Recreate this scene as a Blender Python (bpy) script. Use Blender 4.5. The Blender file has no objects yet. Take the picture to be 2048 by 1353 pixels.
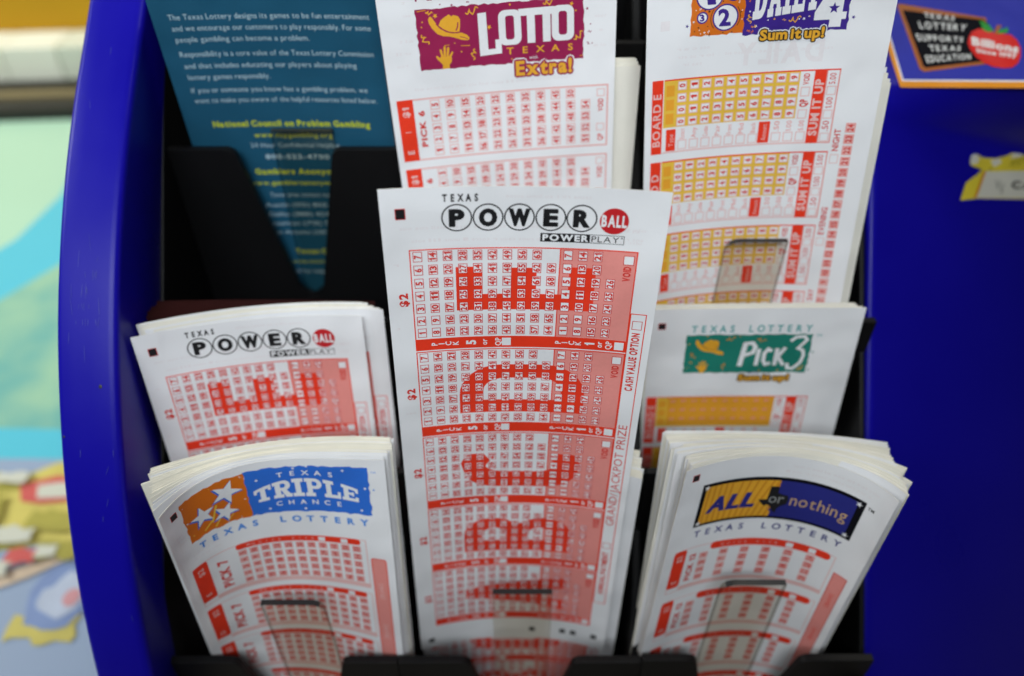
import bpy, math, random
import numpy as np
from mathutils import Vector, Matrix
from mathutils.geometry import tessellate_polygon

random.seed(7)
RNG = np.random.default_rng(7)
SC = bpy.context.scene
COL = SC.collection
PI = math.pi

# ------------------------------------------------------------------ camera
# all lengths below are millimetres (x right, y away, z up), turned into metres by MM();
# the camera stands 450 mm above the counter and looks 42 degrees down
PITCH = math.radians(42)
cam_d = bpy.data.cameras.new('camera')
cam = bpy.data.objects.new('camera', cam_d)
COL.objects.link(cam)
cam.location = (0, 0, 0.45)
cam.rotation_euler = (PI / 2 - PITCH, 0, 0)
cam_d.sensor_width = 36
cam_d.lens = 36 * 1600 / 2048
cam_d.clip_start = 0.01
cam_d.clip_end = 50
cam_d.dof.use_dof = True
cam_d.dof.focus_distance = 0.240
cam_d.dof.aperture_fstop = 28.125 / 5.3
cam_d.dof.aperture_blades = 7
SC.camera = cam

# ------------------------------------------------------------------ world and lamps (indoor, fluorescent ceiling light plus added fill lamps)
world = bpy.data.worlds.new('World')
SC.world = world
world.use_nodes = True
world.node_tree.nodes['Background'].inputs[0].default_value = (0.75, 0.85, 1.0, 1)
world.node_tree.nodes['Background'].inputs[1].default_value = 0.028


def area_light(name, loc, target, sx, sy, power, color, spread=180):
    d = bpy.data.lights.new(name, 'AREA')
    d.shape = 'RECTANGLE'
    d.size, d.size_y = sx, sy
    d.energy = power
    d.color = color
    d.spread = math.radians(spread)
    o = bpy.data.objects.new(name, d)
    COL.objects.link(o)
    o.location = loc
    o.rotation_euler = (Vector(target) - Vector(loc)).to_track_quat('-Z', 'Y').to_euler()
    return o


area_light('ceiling_and_fill_light', (-0.08, -0.30, 0.86), (-0.09, 0.25, 0.41), 0.55, 0.30, 1.08, (0.92, 0.97, 1.0), 63)
area_light('ceiling_and_fill_light', (-0.62, -0.30, 0.95), (-0.1, 0.2, 0.25), 0.20, 0.12, 0.95, (0.94, 0.97, 1.0))  # small added lamp for the sheen on the left blue rim
area_light('ceiling_and_fill_light', (0.35, 0.75, 1.5), (0, 0.25, 0.25), 0.9, 0.4, 6, (1.0, 0.94, 0.82))
area_light('ceiling_and_fill_light', (-1.5, 0.35, 1.3), (-0.62, 0.8, -0.1), 0.8, 0.6, 7.5, (0.97, 1.0, 0.96), 80)  # added fill lamp that brightens the counter mat and ledge behind

SC.render.engine = 'CYCLES'
SC.cycles.use_denoising = True
SC.cycles.max_bounces = 6
SC.cycles.transparent_max_bounces = 16
SC.cycles.caustics_reflective = False
SC.cycles.caustics_refractive = False
SC.view_settings.view_transform = 'Standard'
SC.view_settings.look = 'None'
SC.view_settings.exposure = 0.0
SC.view_settings.gamma = 1.0
SC.view_settings.use_curve_mapping = False


def MM(p):
    p = np.asarray(p, float)
    q = p * 0.001
    q[..., 2] += 0.45
    return q


# ------------------------------------------------------------------ materials
MATS = {}


def principled(name, base, rough=0.5, spec=0.5, noise=0.0, nscale=60.0, bump=0.0, bscale=300.0, rvar=0.0, wave=0.0):
    m = bpy.data.materials.new(name)
    m.use_nodes = True
    nt = m.node_tree
    b = nt.nodes['Principled BSDF']
    b.inputs['Base Color'].default_value = (*base, 1)
    b.inputs['Roughness'].default_value = rough
    b.inputs['Specular IOR Level'].default_value = spec
    if noise or bump or rvar or wave:
        tc = nt.nodes.new('ShaderNodeTexCoord')
    if noise or rvar:
        n = nt.nodes.new('ShaderNodeTexNoise')
        n.inputs['Scale'].default_value = nscale
        n.inputs['Detail'].default_value = 6
        nt.links.new(tc.outputs['Object'], n.inputs['Vector'])
    if noise:
        r = nt.nodes.new('ShaderNodeMapRange')
        r.inputs['To Min'].default_value = 1 - noise
        r.inputs['To Max'].default_value = 1 + noise
        nt.links.new(n.outputs['Fac'], r.inputs['Value'])
        v = nt.nodes.new('ShaderNodeVectorMath')
        v.operation = 'SCALE'
        v.inputs[0].default_value = base
        nt.links.new(r.outputs['Result'], v.inputs['Scale'])
        nt.links.new(v.outputs['Vector'], b.inputs['Base Color'])
    if rvar:
        r2 = nt.nodes.new('ShaderNodeMapRange')
        r2.inputs['From Min'].default_value = 0.3
        r2.inputs['From Max'].default_value = 0.7
        r2.inputs['To Min'].default_value = rough - rvar
        r2.inputs['To Max'].default_value = rough + rvar
        nt.links.new(n.outputs['Fac'], r2.inputs['Value'])
        nt.links.new(r2.outputs['Result'], b.inputs['Roughness'])
    if bump:
        n2 = nt.nodes.new('ShaderNodeTexNoise')
        n2.inputs['Scale'].default_value = bscale
        n2.inputs['Detail'].default_value = 4
        nt.links.new(tc.outputs['Object'], n2.inputs['Vector'])
        bp = nt.nodes.new('ShaderNodeBump')
        bp.inputs['Strength'].default_value = bump
        bp.inputs['Distance'].default_value = 0.001
        nt.links.new(n2.outputs['Fac'], bp.inputs['Height'])
        nt.links.new(bp.outputs['Normal'], b.inputs['Normal'])
    if wave:        # slow waviness of handled paper
        n3 = nt.nodes.new('ShaderNodeTexNoise')
        n3.inputs['Scale'].default_value = 26
        n3.inputs['Detail'].default_value = 2
        nt.links.new(tc.outputs['Object'], n3.inputs['Vector'])
        bw = nt.nodes.new('ShaderNodeBump')
        bw.inputs['Strength'].default_value = wave
        bw.inputs['Distance'].default_value = 0.012
        nt.links.new(n3.outputs['Fac'], bw.inputs['Height'])
        if bump:
            nt.links.new(bw.outputs['Normal'], bp.inputs['Normal'])
        else:
            nt.links.new(bw.outputs['Normal'], b.inputs['Normal'])
    MATS[name] = m
    return m


def ink(name, rgb, rough=0.55):
    return principled('ink_' + name, rgb, rough, 0.25, noise=0.06, nscale=900, wave=0.35)


PAPER = principled('slip_paper', (0.80, 0.81, 0.83), 0.75, 0.2, noise=0.025, nscale=60, bump=0.08, bscale=900, wave=0.35)
PAPER_WARM = principled('slip_paper_cream', (0.80, 0.78, 0.70), 0.8, 0.15, noise=0.05, nscale=120, bump=0.05, bscale=900, wave=0.35)
PAPER_EDGE = principled('paper_edge', (0.80, 0.745, 0.61), 0.85, 0.1, noise=0.16, nscale=260)
INK = {
    'red': ink('red', (0.82, 0.042, 0.014)), 'dred': ink('dark_red', (0.62, 0.018, 0.014)),
    'num': ink('number_red', (0.66, 0.035, 0.025)),
    'pink': ink('pink', (0.79, 0.285, 0.255)), 'lpink': ink('light_pink', (0.80, 0.50, 0.48)),
    'white': ink('white', (0.80, 0.81, 0.83)), 'black': ink('black', (0.012, 0.012, 0.014)),
    'ghost': ink('ghost', (0.775, 0.745, 0.762)), 'ball': ink('ball_red', (0.55, 0.016, 0.022)),
    'orange': ink('orange', (0.66, 0.155, 0.010)), 'sky': ink('sky_blue', (0.028, 0.155, 0.64)),
    'skyl': ink('light_blue', (0.07, 0.26, 0.72)),
    'navy': ink('navy', (0.020, 0.024, 0.20)), 'gold': ink('gold', (0.76, 0.38, 0.03)),
    'goldd': ink('gold_stripe', (0.62, 0.25, 0.015)), 'tan': ink('tan', (0.55, 0.36, 0.17)),
    'grey': ink('grey', (0.30, 0.31, 0.30)), 'maroon': ink('maroon', (0.30, 0.012, 0.075)),
    'yellow': ink('yellow', (0.80, 0.50, 0.06)), 'amber': ink('amber', (0.80, 0.36, 0.03)),
    'purple': ink('purple', (0.045, 0.018, 0.24)), 'teal': ink('teal', (0.012, 0.20, 0.15)),
    'tealt': ink('teal_text', (0.06, 0.36, 0.36)),
    'bluebg': ink('brochure_blue', (0.012, 0.075, 0.135), 0.35), 'lblue': ink('pale_text', (0.38, 0.51, 0.57)),
    'lime': ink('lime', (0.44, 0.50, 0.02)), 'apple': ink('apple_red', (0.60, 0.012, 0.010), 0.4),
    'green': ink('leaf_green', (0.02, 0.26, 0.035), 0.4), 'wood': ink('wood_brown', (0.34, 0.10, 0.018), 0.4),
    'chalk': ink('chalk', (0.72, 0.73, 0.72)), 'board': principled('ink_blackboard', (0.006, 0.006, 0.009), 0.7, 0.05),
    'sorange': ink('sticker_orange', (0.72, 0.27, 0.015), 0.4), 'sblue': ink('sticker_blue', (0.022, 0.030, 0.34), 0.6),
    'shaded_brown': ink('shaded_brown_cover', (0.035, 0.008, 0.007)), 'cream': ink('cream', (0.62, 0.60, 0.50)),  # pamphlet brown is darkened: the pocket's shade is put into the colour
    'syellow': ink('sticker_yellow', (0.70, 0.56, 0.04), 0.4),
}
BLUE = principled('blue_plastic', (0.005, 0.0025, 0.27), 0.36, 0.18, noise=0.12, nscale=14, bump=0.02, bscale=500, rvar=0.09)
BLACK = principled('black_plastic', (0.004, 0.004, 0.0045), 0.5, 0.22, noise=0.2, nscale=30, bump=0.1, bscale=900)
EDGE = principled('tab_edge', (0.02, 0.022, 0.022), 0.4, 0.4)


def smoky():
    m = bpy.data.materials.new('clear_acrylic')
    m.use_nodes = True
    nt = m.node_tree
    nt.nodes.clear()
    out = nt.nodes.new('ShaderNodeOutputMaterial')
    tr = nt.nodes.new('ShaderNodeBsdfTransparent')
    tr.inputs['Color'].default_value = (0.93, 0.91, 0.87, 1)
    gl = nt.nodes.new('ShaderNodeBsdfGlossy')
    gl.inputs['Color'].default_value = (0.7, 0.7, 0.7, 1)
    gl.inputs['Roughness'].default_value = 0.12
    mx = nt.nodes.new('ShaderNodeMixShader')
    mx.inputs[0].default_value = 0.03
    nt.links.new(tr.outputs[0], mx.inputs[1])
    nt.links.new(gl.outputs[0], mx.inputs[2])
    nt.links.new(mx.outputs[0], out.inputs[0])
    return m


SMOKY = smoky()
SMOKY_EDGE = smoky()
SMOKY_EDGE.name = 'clear_acrylic_edge'
for n_ in SMOKY_EDGE.node_tree.nodes:
    if n_.type == 'BSDF_TRANSPARENT':
        n_.inputs['Color'].default_value = (0.58, 0.57, 0.54, 1)


# ------------------------------------------------------------------ object helpers
def tag(o, label=None, cat=None, group=None, kind=None):
    if label:
        o['label'] = label
    if cat:
        o['category'] = cat
    if group:
        o['group'] = group
    if kind:
        o['kind'] = kind
    return o


def mesh_obj(name, verts, faces, mats, parent=None, smooth=False, midx=None):
    """verts in mm"""
    me = bpy.data.meshes.new(name)
    me.from_pydata([tuple(v) for v in MM(np.array(verts, float))], [], [tuple(f) for f in faces])
    for m in (mats if isinstance(mats, (list, tuple)) else [mats]):
        me.materials.append(m)
    if midx is not None:
        me.polygons.foreach_set('material_index', np.array(midx, np.int32))
    if smooth:
        me.polygons.foreach_set('use_smooth', np.ones(len(me.polygons), bool))
    me.update()
    o = bpy.data.objects.new(name, me)
    COL.objects.link(o)
    if parent is not None:
        attach(o, parent)
    return o


def attach(o, parent):
    o.parent = parent
    o.matrix_parent_inverse = parent.matrix_basis.inverted()


def empty(name, loc=(0, 0, 0)):
    o = bpy.data.objects.new(name, None)
    o.location = MM(np.array(loc, float))
    o.empty_display_size = 0.02
    COL.objects.link(o)
    return o


def bevel(o, w=0.8, seg=2, angle=35):
    b = o.modifiers.new('bevel', 'BEVEL')
    b.width = w * 0.001
    b.segments = seg
    b.limit_method = 'ANGLE'
    b.angle_limit = math.radians(angle)
    return o


def prism(name, poly, axis, a0, a1, mats, parent=None, bev=0.0, edge_mat=False):
    """poly: 2-D outline extruded along axis ('x': outline in y,z; 'y': outline in x,z; 'z': outline in x,y)"""
    n = len(poly)

    def P(q, a):
        return {'x': (a, q[0], q[1]), 'y': (q[0], a, q[1]), 'z': (q[0], q[1], a)}[axis]
    v = [P(q, a0) for q in poly] + [P(q, a1) for q in poly]
    tris = tessellate_polygon([[Vector((q[0], q[1], 0)) for q in poly]])
    f = [t for t in tris] + [tuple(i + n for i in reversed(t)) for t in tris]
    mi = [0] * len(f)
    for i in range(n):
        j = (i + 1) % n
        f.append((i, j, j + n, i + n))
        mi.append(1 if edge_mat else 0)
    o = mesh_obj(name, v, f, mats, parent, midx=mi)
    import bmesh
    bm = bmesh.new()
    bm.from_mesh(o.data)
    bmesh.ops.recalc_face_normals(bm, faces=bm.faces)
    if bev:
        bmesh.ops.dissolve_limit(bm, angle_limit=0.002, verts=bm.verts, edges=bm.edges)
    bm.to_mesh(o.data)
    bm.free()
    if bev:
        bevel(o, bev)
        for p in o.data.polygons:
            p.use_smooth = False
    return o


def box(name, x0, x1, y0, y1, z0, z1, mat, parent=None, bev=0.6):
    return prism(name, [(x0, y0), (x1, y0), (x1, y1), (x0, y1)], 'z', z0, z1, mat, parent, bev)


# ------------------------------------------------------------------ curved paper surfaces
SLIP_L = 213.5
FIT_L = 210.0
POSE = {
    'C': (78, [3.57865, 184.554, -111.941, 0.0711751, 0.00983914, 0.0168407, 0.00376764, 0.00820454, 0, 0, 0, 0, 0, 0]),
    'PM': (78, [-91.9791, 212.671, -182.594, 0.13431, 0.189292, 0.0310094, 0.00641678, -0.00193001, 0, 0, 0, 0, 0, 0]),
    'TR': (78, [-81.4156, 169.558, -207.334, 0.106711, 0.218577, 0.0427971, 0.020141, 0.00967404, -0.030221, 0.0100808, -0.00352029, -0.0235772, 0, 21.3964]),
    'AN': (78, [94.5681, 176.59, -213.551, 0.165479, -0.0276303, 0.0709809, 0.0207717, 0.00755237, 0.017842, -0.0042492, 0.00504061, 0, 0.00626553, -11.7463]),
    'P3': (78, [90.42, 226.006, -188.67, 0.0937952, -0.0388597, -0.0437376, 0.000507049, 0.00183863, 0, 0, 0, 0, 0, 0]),
    'D4': (78, [79.239, 261.038, -61.8996, 0.128815, -0.00422624, -0.0640201, 0.0019426, 0.0119679, 0, 0, 0, 0, 0, 0]),
    'LO': (78, [-6.17967, 268.829, -64.2304, 0.0919548, 0.0953789, -0.0408933, 0.00297456, 0.00097368, 0, 0, 0, 0, 0, 0]),
    'BR': (80, [-86.713, 282.722, -66.206, -0.0061917, -0.0426941, -0.0204368, 0.00367, 0.00112, 0, 0, 0, 0, 0, 0]),
}
NU = 161


class Surf:
    """a sheet of paper w x L mm bent to a profile; S(u, v) with u from the left edge, v down from the top edge"""

    def __init__(self, w, p, L=SLIP_L):
        self.w, self.L, self.p = w, L, list(p)
        self.T = np.array(p[:3], float)
        l, y, r = p[3:6]
        U = np.array([1, 0, 0.])
        V = np.array([0, -math.sin(l), -math.cos(l)])
        N = np.cross(V, U)
        U2 = math.cos(r) * U + math.sin(r) * V
        V2 = -math.sin(r) * U + math.cos(r) * V
        Rz = np.array([[math.cos(y), -math.sin(y), 0], [math.sin(y), math.cos(y), 0], [0, 0, 1]])
        self.U, self.V, self.N = Rz @ U2, Rz @ V2, Rz @ N
        self.t = np.linspace(0, w, NU)
        self.a = self._prof(0.0)
        self.b = self._prof(1.0)

    def _prof(self, f):
        q = self.p[6:13]
        t = np.linspace(0, 1, NU)
        x = 2 * t - 1
        k = q[0] * (1 - f) + q[1] * f + (q[2] * (1 - f) + q[3] * f) * x + q[4] * (1 - f) * x * x
        k = k + q[5] * (1 - f) * np.maximum(0, (-x - .6) / .4) + q[6] * (1 - f) * np.maximum(0, (x - .6) / .4)
        du = self.w / (NU - 1)

        def cum(z):
            c = np.concatenate([[0], np.cumsum((z[1:] + z[:-1]) / 2) * du])
            return c - c[NU // 2]
        al = cum(k)
        return cum(np.cos(al)), cum(np.sin(al))

    def __call__(self, u, v, off=0.0):
        u = np.asarray(u, float)
        v = np.asarray(v, float)
        P = self._raw(u, v)
        if np.any(np.asarray(off)):
            e = 0.2
            du = self._raw(u + e, v) - self._raw(u - e, v)
            dv = self._raw(u, v + e) - self._raw(u, v - e)
            n = np.cross(dv, du)
            n /= np.linalg.norm(n, axis=-1, keepdims=True)
            P = P + n * np.asarray(off)[..., None]
        return P

    def _raw(self, u, v):
        f = v / FIT_L
        X = np.interp(u, self.t, self.a[0]) * (1 - f) + np.interp(u, self.t, self.b[0]) * f
        H = np.interp(u, self.t, self.a[1]) * (1 - f) + np.interp(u, self.t, self.b[1]) * f
        X = X + np.where(u < 0, u, np.where(u > self.w, u - self.w, 0))
        H = H + self.p[13] * (2 * np.clip(u, 0, self.w) / self.w - 1) * f
        return self.T + X[..., None] * self.U + v[..., None] * self.V + H[..., None] * self.N

    def shifted(self, back=0.0, du=0.0, dv=0.0, roll=0.0, lerp=None, lean=0.0, curl=1.0):
        p = list(self.p)
        T = self.T - self.N * back + self.U * du + self.V * dv
        p[:3] = list(T)
        p[5] += roll
        p[3] += lean
        if lerp is not None:
            f, q = lerp
            for i in range(6, 13):
                p[i] = p[i] * (1 - f) + q[i - 6] * f
        if curl != 1.0:
            for i in range(6, 13):
                p[i] *= curl
        return Surf(self.w, p, self.L)


def _height_over(S, P):
    """how far points lie in front of sheet S (nan beside it)"""
    q = P - S.T
    x, y, h = q @ S.U, q @ S.V, q @ S.N
    out = np.full(len(P), np.nan)
    for i in range(len(P)):
        f = y[i] / FIT_L
        if -3 < y[i] < S.L:
            X = S.a[0] * (1 - f) + S.b[0] * f
            H = S.a[1] * (1 - f) + S.b[1] * f + S.p[13] * (2 * S.t / S.w - 1) * f
            if X[0] <= x[i] <= X[-1]:
                out[i] = h[i] - np.interp(x[i], X, H)
    return out


def _behind(self, S, gap=0.3):
    """this sheet pushed back until no point of it pierces sheet S"""
    u, v = np.meshgrid(np.linspace(0, self.w, 27), np.linspace(0, 130, 14))
    d = _height_over(S, self(u.ravel(), v.ravel()))
    m = np.nanmax(d)
    if m > -gap:
        p = list(self.p)
        p[:3] = list(self.T - S.N * (m + gap))
        return Surf(self.w, p, self.L)
    return self


Surf.behind = _behind


def sheet(name, S, mats, thick=0.11, step=1.0, vstep=6.0, dog=None):
    """a closed thin sheet: front face S, back face, edges (material 1)"""
    nu = max(6, int(S.w / step))
    nv = max(3, int(S.L / vstep))
    u = np.linspace(0, S.w, nu + 1)
    v = np.linspace(0, S.L, nv + 1)
    uu, vv = np.meshgrid(u, v)
    A = S(uu.ravel(), vv.ravel())
    B = S(uu.ravel(), vv.ravel(), -thick)
    n = (nu + 1) * (nv + 1)
    f, mi = [], []
    for j in range(nv):
        for i in range(nu):
            a = j * (nu + 1) + i
            f.append((a, a + nu + 1, a + nu + 2, a + 1)); mi.append(0)
            f.append((n + a, n + a + 1, n + a + nu + 2, n + a + nu + 1)); mi.append(0)
    ring = [i for i in range(nu + 1)] + [j * (nu + 1) + nu for j in range(1, nv + 1)] \
        + [nv * (nu + 1) + i for i in range(nu - 1, -1, -1)] + [j * (nu + 1) for j in range(nv - 1, 0, -1)]
    k = len(f)
    for a, b in zip(ring, ring[1:] + ring[:1]):
        f.append((a, b, b + n, a + n)); mi.append(1)
    o = mesh_obj(name, np.concatenate([A, B]), f, mats, smooth=True, midx=mi)
    sm = np.ones(len(f), bool)
    sm[k:] = False
    o.data.polygons.foreach_set('use_smooth', sm)
    # sharp border so that the faces keep their own normals
    me = o.data
    att = me.attributes.new('sharp_edge', 'BOOLEAN', 'EDGE')
    ev = np.empty(len(me.edges) * 2, np.int32)
    me.edges.foreach_get('vertices', ev)
    ev = ev.reshape(-1, 2)
    rs = np.zeros(2 * n, bool)
    rs[ring] = True
    rs[np.array(ring) + n] = True
    pos = {r: i for i, r in enumerate(ring)}
    sharp = np.zeros(len(ev), bool)
    for e, (a, b) in enumerate(ev):
        if rs[a] and rs[b]:
            if (a < n) == (b < n):
                d = abs(pos[a % n] - pos[b % n])
                sharp[e] = d in (1, len(ring) - 1)
    att.data.foreach_set('value', sharp)
    return o


# ------------------------------------------------------------------ lettering
CHARS = sorted(set('ABCDEFGHIJKLMNOPQRSTUVWXYZabcdefghijklmnopqrstuvwxyz0123456789$!.,-/()&@:'))
BOLDS = (0.0, 0.022, 0.042)
GLYPH = {}


def load_glyphs():
    tmp = []
    for b in BOLDS:
        for c in CHARS:
            cu = bpy.data.curves.new('g', 'FONT')
            cu.body = c
            cu.size = 1
            cu.offset = b
            cu.resolution_u = 3
            o = bpy.data.objects.new('g', cu)
            COL.objects.link(o)
            tmp.append((b, c, o, cu))
    bpy.context.view_layer.update()
    dg = bpy.context.evaluated_depsgraph_get()
    for b, c, o, cu in tmp:
        m = bpy.data.meshes.new_from_object(o.evaluated_get(dg))
        V = np.array([v.co[:2] for v in m.vertices])
        m.calc_loop_triangles()
        T = np.array([t.vertices[:] for t in m.loop_triangles])
        tri = V[T]
        if c == '1':        # a flag for the plain stem of the built-in 1
            t = 0.05 + b
            x = 0.25
            q = np.array([(x + t, 0.682 + b), (x - 0.14 - b, 0.55), (x - 0.14 - b, 0.45 - b), (x, 0.55 - b)])
            tri = np.concatenate([tri, q[[0, 1, 2]][None], q[[0, 2, 3]][None]])
        lo, hi = tri.reshape(-1, 2).min(0), tri.reshape(-1, 2).max(0)
        GLYPH[(c, b)] = (tri - np.array([lo[0], 0]), hi[0] - lo[0])
        bpy.data.meshes.remove(m)
    for b, c, o, cu in tmp:
        bpy.data.objects.remove(o)
        bpy.data.curves.remove(cu)


load_glyphs()
CAP = 0.682


def text_tris(s, bold=0.022, gap=0.10, space=0.30):
    x = 0.0
    out = []
    for c in s:
        if c == ' ':
            x += space
            continue
        t, w = GLYPH[(c, bold)]
        out.append(t + np.array([x, 0]))
        x += w + gap
    return np.concatenate(out), x - gap


def stroke_tris(pts, t, closed=False):
    """a polyline drawn with a pen of width t, mitred"""
    P = [np.array(p, float) for p in pts]
    n = len(P)
    L, R = [], []
    for i in range(n):
        a = P[i - 1] if (i > 0 or closed) else None
        b = P[(i + 1) % n] if (i < n - 1 or closed) else None
        d1 = (P[i] - a) if a is not None else None
        d2 = (b - P[i]) if b is not None else None
        if d1 is None:
            d1 = d2
        if d2 is None:
            d2 = d1
        n1 = np.array([-d1[1], d1[0]]) / (np.linalg.norm(d1) + 1e-9)
        n2 = np.array([-d2[1], d2[0]]) / (np.linalg.norm(d2) + 1e-9)
        m = n1 + n2
        m /= (np.linalg.norm(m) + 1e-9)
        s = 1 / max(0.45, float(m @ n1))
        L.append(P[i] + m * s * t / 2)
        R.append(P[i] - m * s * t / 2)
    tr = []
    for i in range(n if closed else n - 1):
        j = (i + 1) % n
        tr += [(L[i], R[i], R[j]), (L[i], R[j], L[j])]
    return np.array(tr)


def poly_tris(*loops):
    flat = [p for lp in loops for p in lp]
    T = tessellate_polygon([[Vector((p[0], p[1], 0)) for p in lp] for lp in loops])
    F = np.array(flat, float)
    return F[np.array(T)]


def arc(cx, cy, rx, ry, a0, a1, n=10):
    return [(cx + rx * math.cos(math.radians(a0 + (a1 - a0) * i / n)), cy + ry * math.sin(math.radians(a0 + (a1 - a0) * i / n))) for i in range(n + 1)]


def rrect(u0, v0, u1, v1, r, n=4):
    return arc(u1 - r, v0 + r, r, r, -90, 0, n) + arc(u1 - r, v1 - r, r, r, 0, 90, n) + arc(u0 + r, v1 - r, r, r, 90, 180, n) + arc(u0 + r, v0 + r, r, r, 180, 270, n)


def ragged(u0, v0, u1, v1, amp=0.35, step=2.0, seed=1, v0r=None, v1r=None):
    r = random.Random(seed)
    v0r = v0 if v0r is None else v0r
    v1r = v1 if v1r is None else v1r
    pts = []

    def edge(a, b):
        n = max(2, int(math.dist(a, b) / step))
        for i in range(n):
            t = i / n
            j = 0 if i == 0 else amp
            pts.append((a[0] + (b[0] - a[0]) * t + r.uniform(-j, j), a[1] + (b[1] - a[1]) * t + r.uniform(-j, j)))
    edge((u0, v0), (u1, v0r))
    edge((u1, v0r), (u1, v1r))
    edge((u1, v1r), (u0, v1))
    edge((u0, v1), (u0, v0))
    return pts


def star(cx, cy, r, rot=0.0, inner=0.42, sx=1.0):
    return [(cx + sx * (r if i % 2 == 0 else r * inner) * math.sin(rot + i * PI / 5), cy - (r if i % 2 == 0 else r * inner) * math.cos(rot + i * PI / 5)) for i in range(10)]


class Print:
    """printing on a sheet: triangles in sheet coordinates, one ink each, laid on the bent surface"""

    def __init__(self, S, layer=0.03):
        self.S = S
        self.parts = []     # (ink, layer, tris)
        self.dl = layer

    def add(self, tris, inkname, layer):
        if len(tris):
            self.parts.append((inkname, layer, np.asarray(tris, float)))

    def rect(self, u0, v0, u1, v1, inkname, layer=1):
        q = np.array([(u0, v0), (u1, v0), (u1, v1), (u0, v1)], float)
        self.add(q[[[0, 1, 2], [0, 2, 3]]], inkname, layer)

    def frame(self, u0, v0, u1, v1, t, inkname, layer=1):
        self.rect(u0, v0, u1, v0 + t, inkname, layer)
        self.rect(u0, v1 - t, u1, v1, inkname, layer)
        self.rect(u0, v0 + t, u0 + t, v1 - t, inkname, layer)
        self.rect(u1 - t, v0 + t, u1, v1 - t, inkname, layer)

    def poly(self, inkname, layer, *loops):
        self.add(poly_tris(*loops), inkname, layer)

    def disc(self, cu, cv, ru, rv, inkname, layer=1, n=28):
        self.poly(inkname, layer, arc(cu, cv, ru, rv, 0, 360 * (n - 1) / n, n - 1))

    def ring(self, cu, cv, r, t, inkname, layer=1, n=36):
        self.add(stroke_tris(arc(cu, cv, r, r, 0, 360 * (n - 1) / n, n - 1), t, True), inkname, layer)

    def stroke(self, pts, t, inkname, layer=1, closed=False):
        self.add(stroke_tris(pts, t, closed), inkname, layer)

    def text(self, s, u0, v0, u1, v1, inkname, layer=2, bold=0.022, warp=None, slant=0.0, gap=0.10, space=0.30):
        """upright text; cap height spans v0 (top) to v1 (baseline), stretched to run from u0 to u1"""
        t, w = text_tris(s, bold, gap, space)
        x = u0 + t[..., 0] / w * (u1 - u0)
        h = t[..., 1] / CAP
        y = v1 - h * (v1 - v0)
        x = x + slant * h * (v1 - v0)
        q = np.stack([x, y], -1)
        self.add(warp(q) if warp else q, inkname, layer)

    def spread(self, s, u0, u1, v0, v1, inkname, layer=2, bold=0.022, wf=1.0, warp=None):
        """letters spaced evenly from u0 to u1; wf scales their width"""
        n = len(s)
        sc = (v1 - v0) / CAP
        w0 = GLYPH[(s[0], bold)][1] * sc * wf
        w1 = GLYPH[(s[-1], bold)][1] * sc * wf
        a, b = u0 + w0 / 2, u1 - w1 / 2
        for i, c in enumerate(s):
            if c == ' ':
                continue
            w = GLYPH[(c, bold)][1] * sc * wf
            m = a + (b - a) * i / max(1, n - 1)
            self.text(c, m - w / 2, v0, m + w / 2, v1, inkname, layer, bold, warp)

    def up(self, s, u0, v_start, u1, v_end, inkname, layer=2, bold=0.022, gap=0.10, space=0.30):
        """text turned to read upwards: baseline at u1, cap tops at u0, from v_start (low on the sheet) up to v_end"""
        t, w = text_tris(s, bold, gap, space)
        y = v_start - t[..., 0] / w * (v_start - v_end)
        x = u1 - t[..., 1] / CAP * (u1 - u0)
        self.add(np.stack([x, y], -1), inkname, layer)

    def upc(self, s, cu, cv, cap, inkname, layer=2, bold=0.022, wf=0.9, maxw=99.0, gap=0.10):
        """short text turned to read upwards, centred on (cu, cv)"""
        t, w = text_tris(s, bold, gap)
        L = min(w * cap / CAP * wf, maxw)
        self.up(s, cu - cap / 2, cv + L / 2, cu + cap / 2, cv - L / 2, inkname, layer, bold, gap)

    def build(self, name, parent, tol=1.6, label=None):
        S = self.S
        names = []
        P, M, O = [], [], []
        flat = max(abs(x) for x in S.p[6:13]) < 1e-5
        for inkname, layer, tr in self.parts:
            if inkname not in names:
                names.append(inkname)
            tr = refine(tr, tol)
            P.append(tr)
            M.append(np.full(len(tr), names.index(inkname), np.int32))
            O.append(np.full(len(tr), layer * self.dl + 0.02))
        P = np.concatenate(P)
        M = np.concatenate(M)
        O = np.concatenate(O)
        d1 = P[:, 1] - P[:, 0]
        d2 = P[:, 2] - P[:, 0]
        neg = d1[:, 0] * d2[:, 1] - d1[:, 1] * d2[:, 0] > 0      # face the viewer
        P[neg] = P[neg][:, ::-1]
        keep = (P[..., 1].max(1) > 0) & (P[..., 1].min(1) < S.L)
        P, M, O = P[keep], M[keep], O[keep]
        uv = P.reshape(-1, 2)
        X = S(uv[:, 0], uv[:, 1], np.repeat(O, 3))
        me = bpy.data.meshes.new(name)
        n = len(P)
        me.vertices.add(3 * n)
        me.loops.add(3 * n)
        me.polygons.add(n)
        me.vertices.foreach_set('co', MM(X).ravel())
        me.loops.foreach_set('vertex_index', np.arange(3 * n, dtype=np.int32))
        me.polygons.foreach_set('loop_start', np.arange(0, 3 * n, 3, dtype=np.int32))
        me.polygons.foreach_set('loop_total', np.full(n, 3, np.int32))
        for nm in names:
            me.materials.append(INK[nm])
        me.polygons.foreach_set('material_index', M)
        me.update(calc_edges=True)
        me.validate()
        o = bpy.data.objects.new(name, me)
        COL.objects.link(o)
        attach(o, parent)
        if label:
            o['label'] = label
        return o


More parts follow.
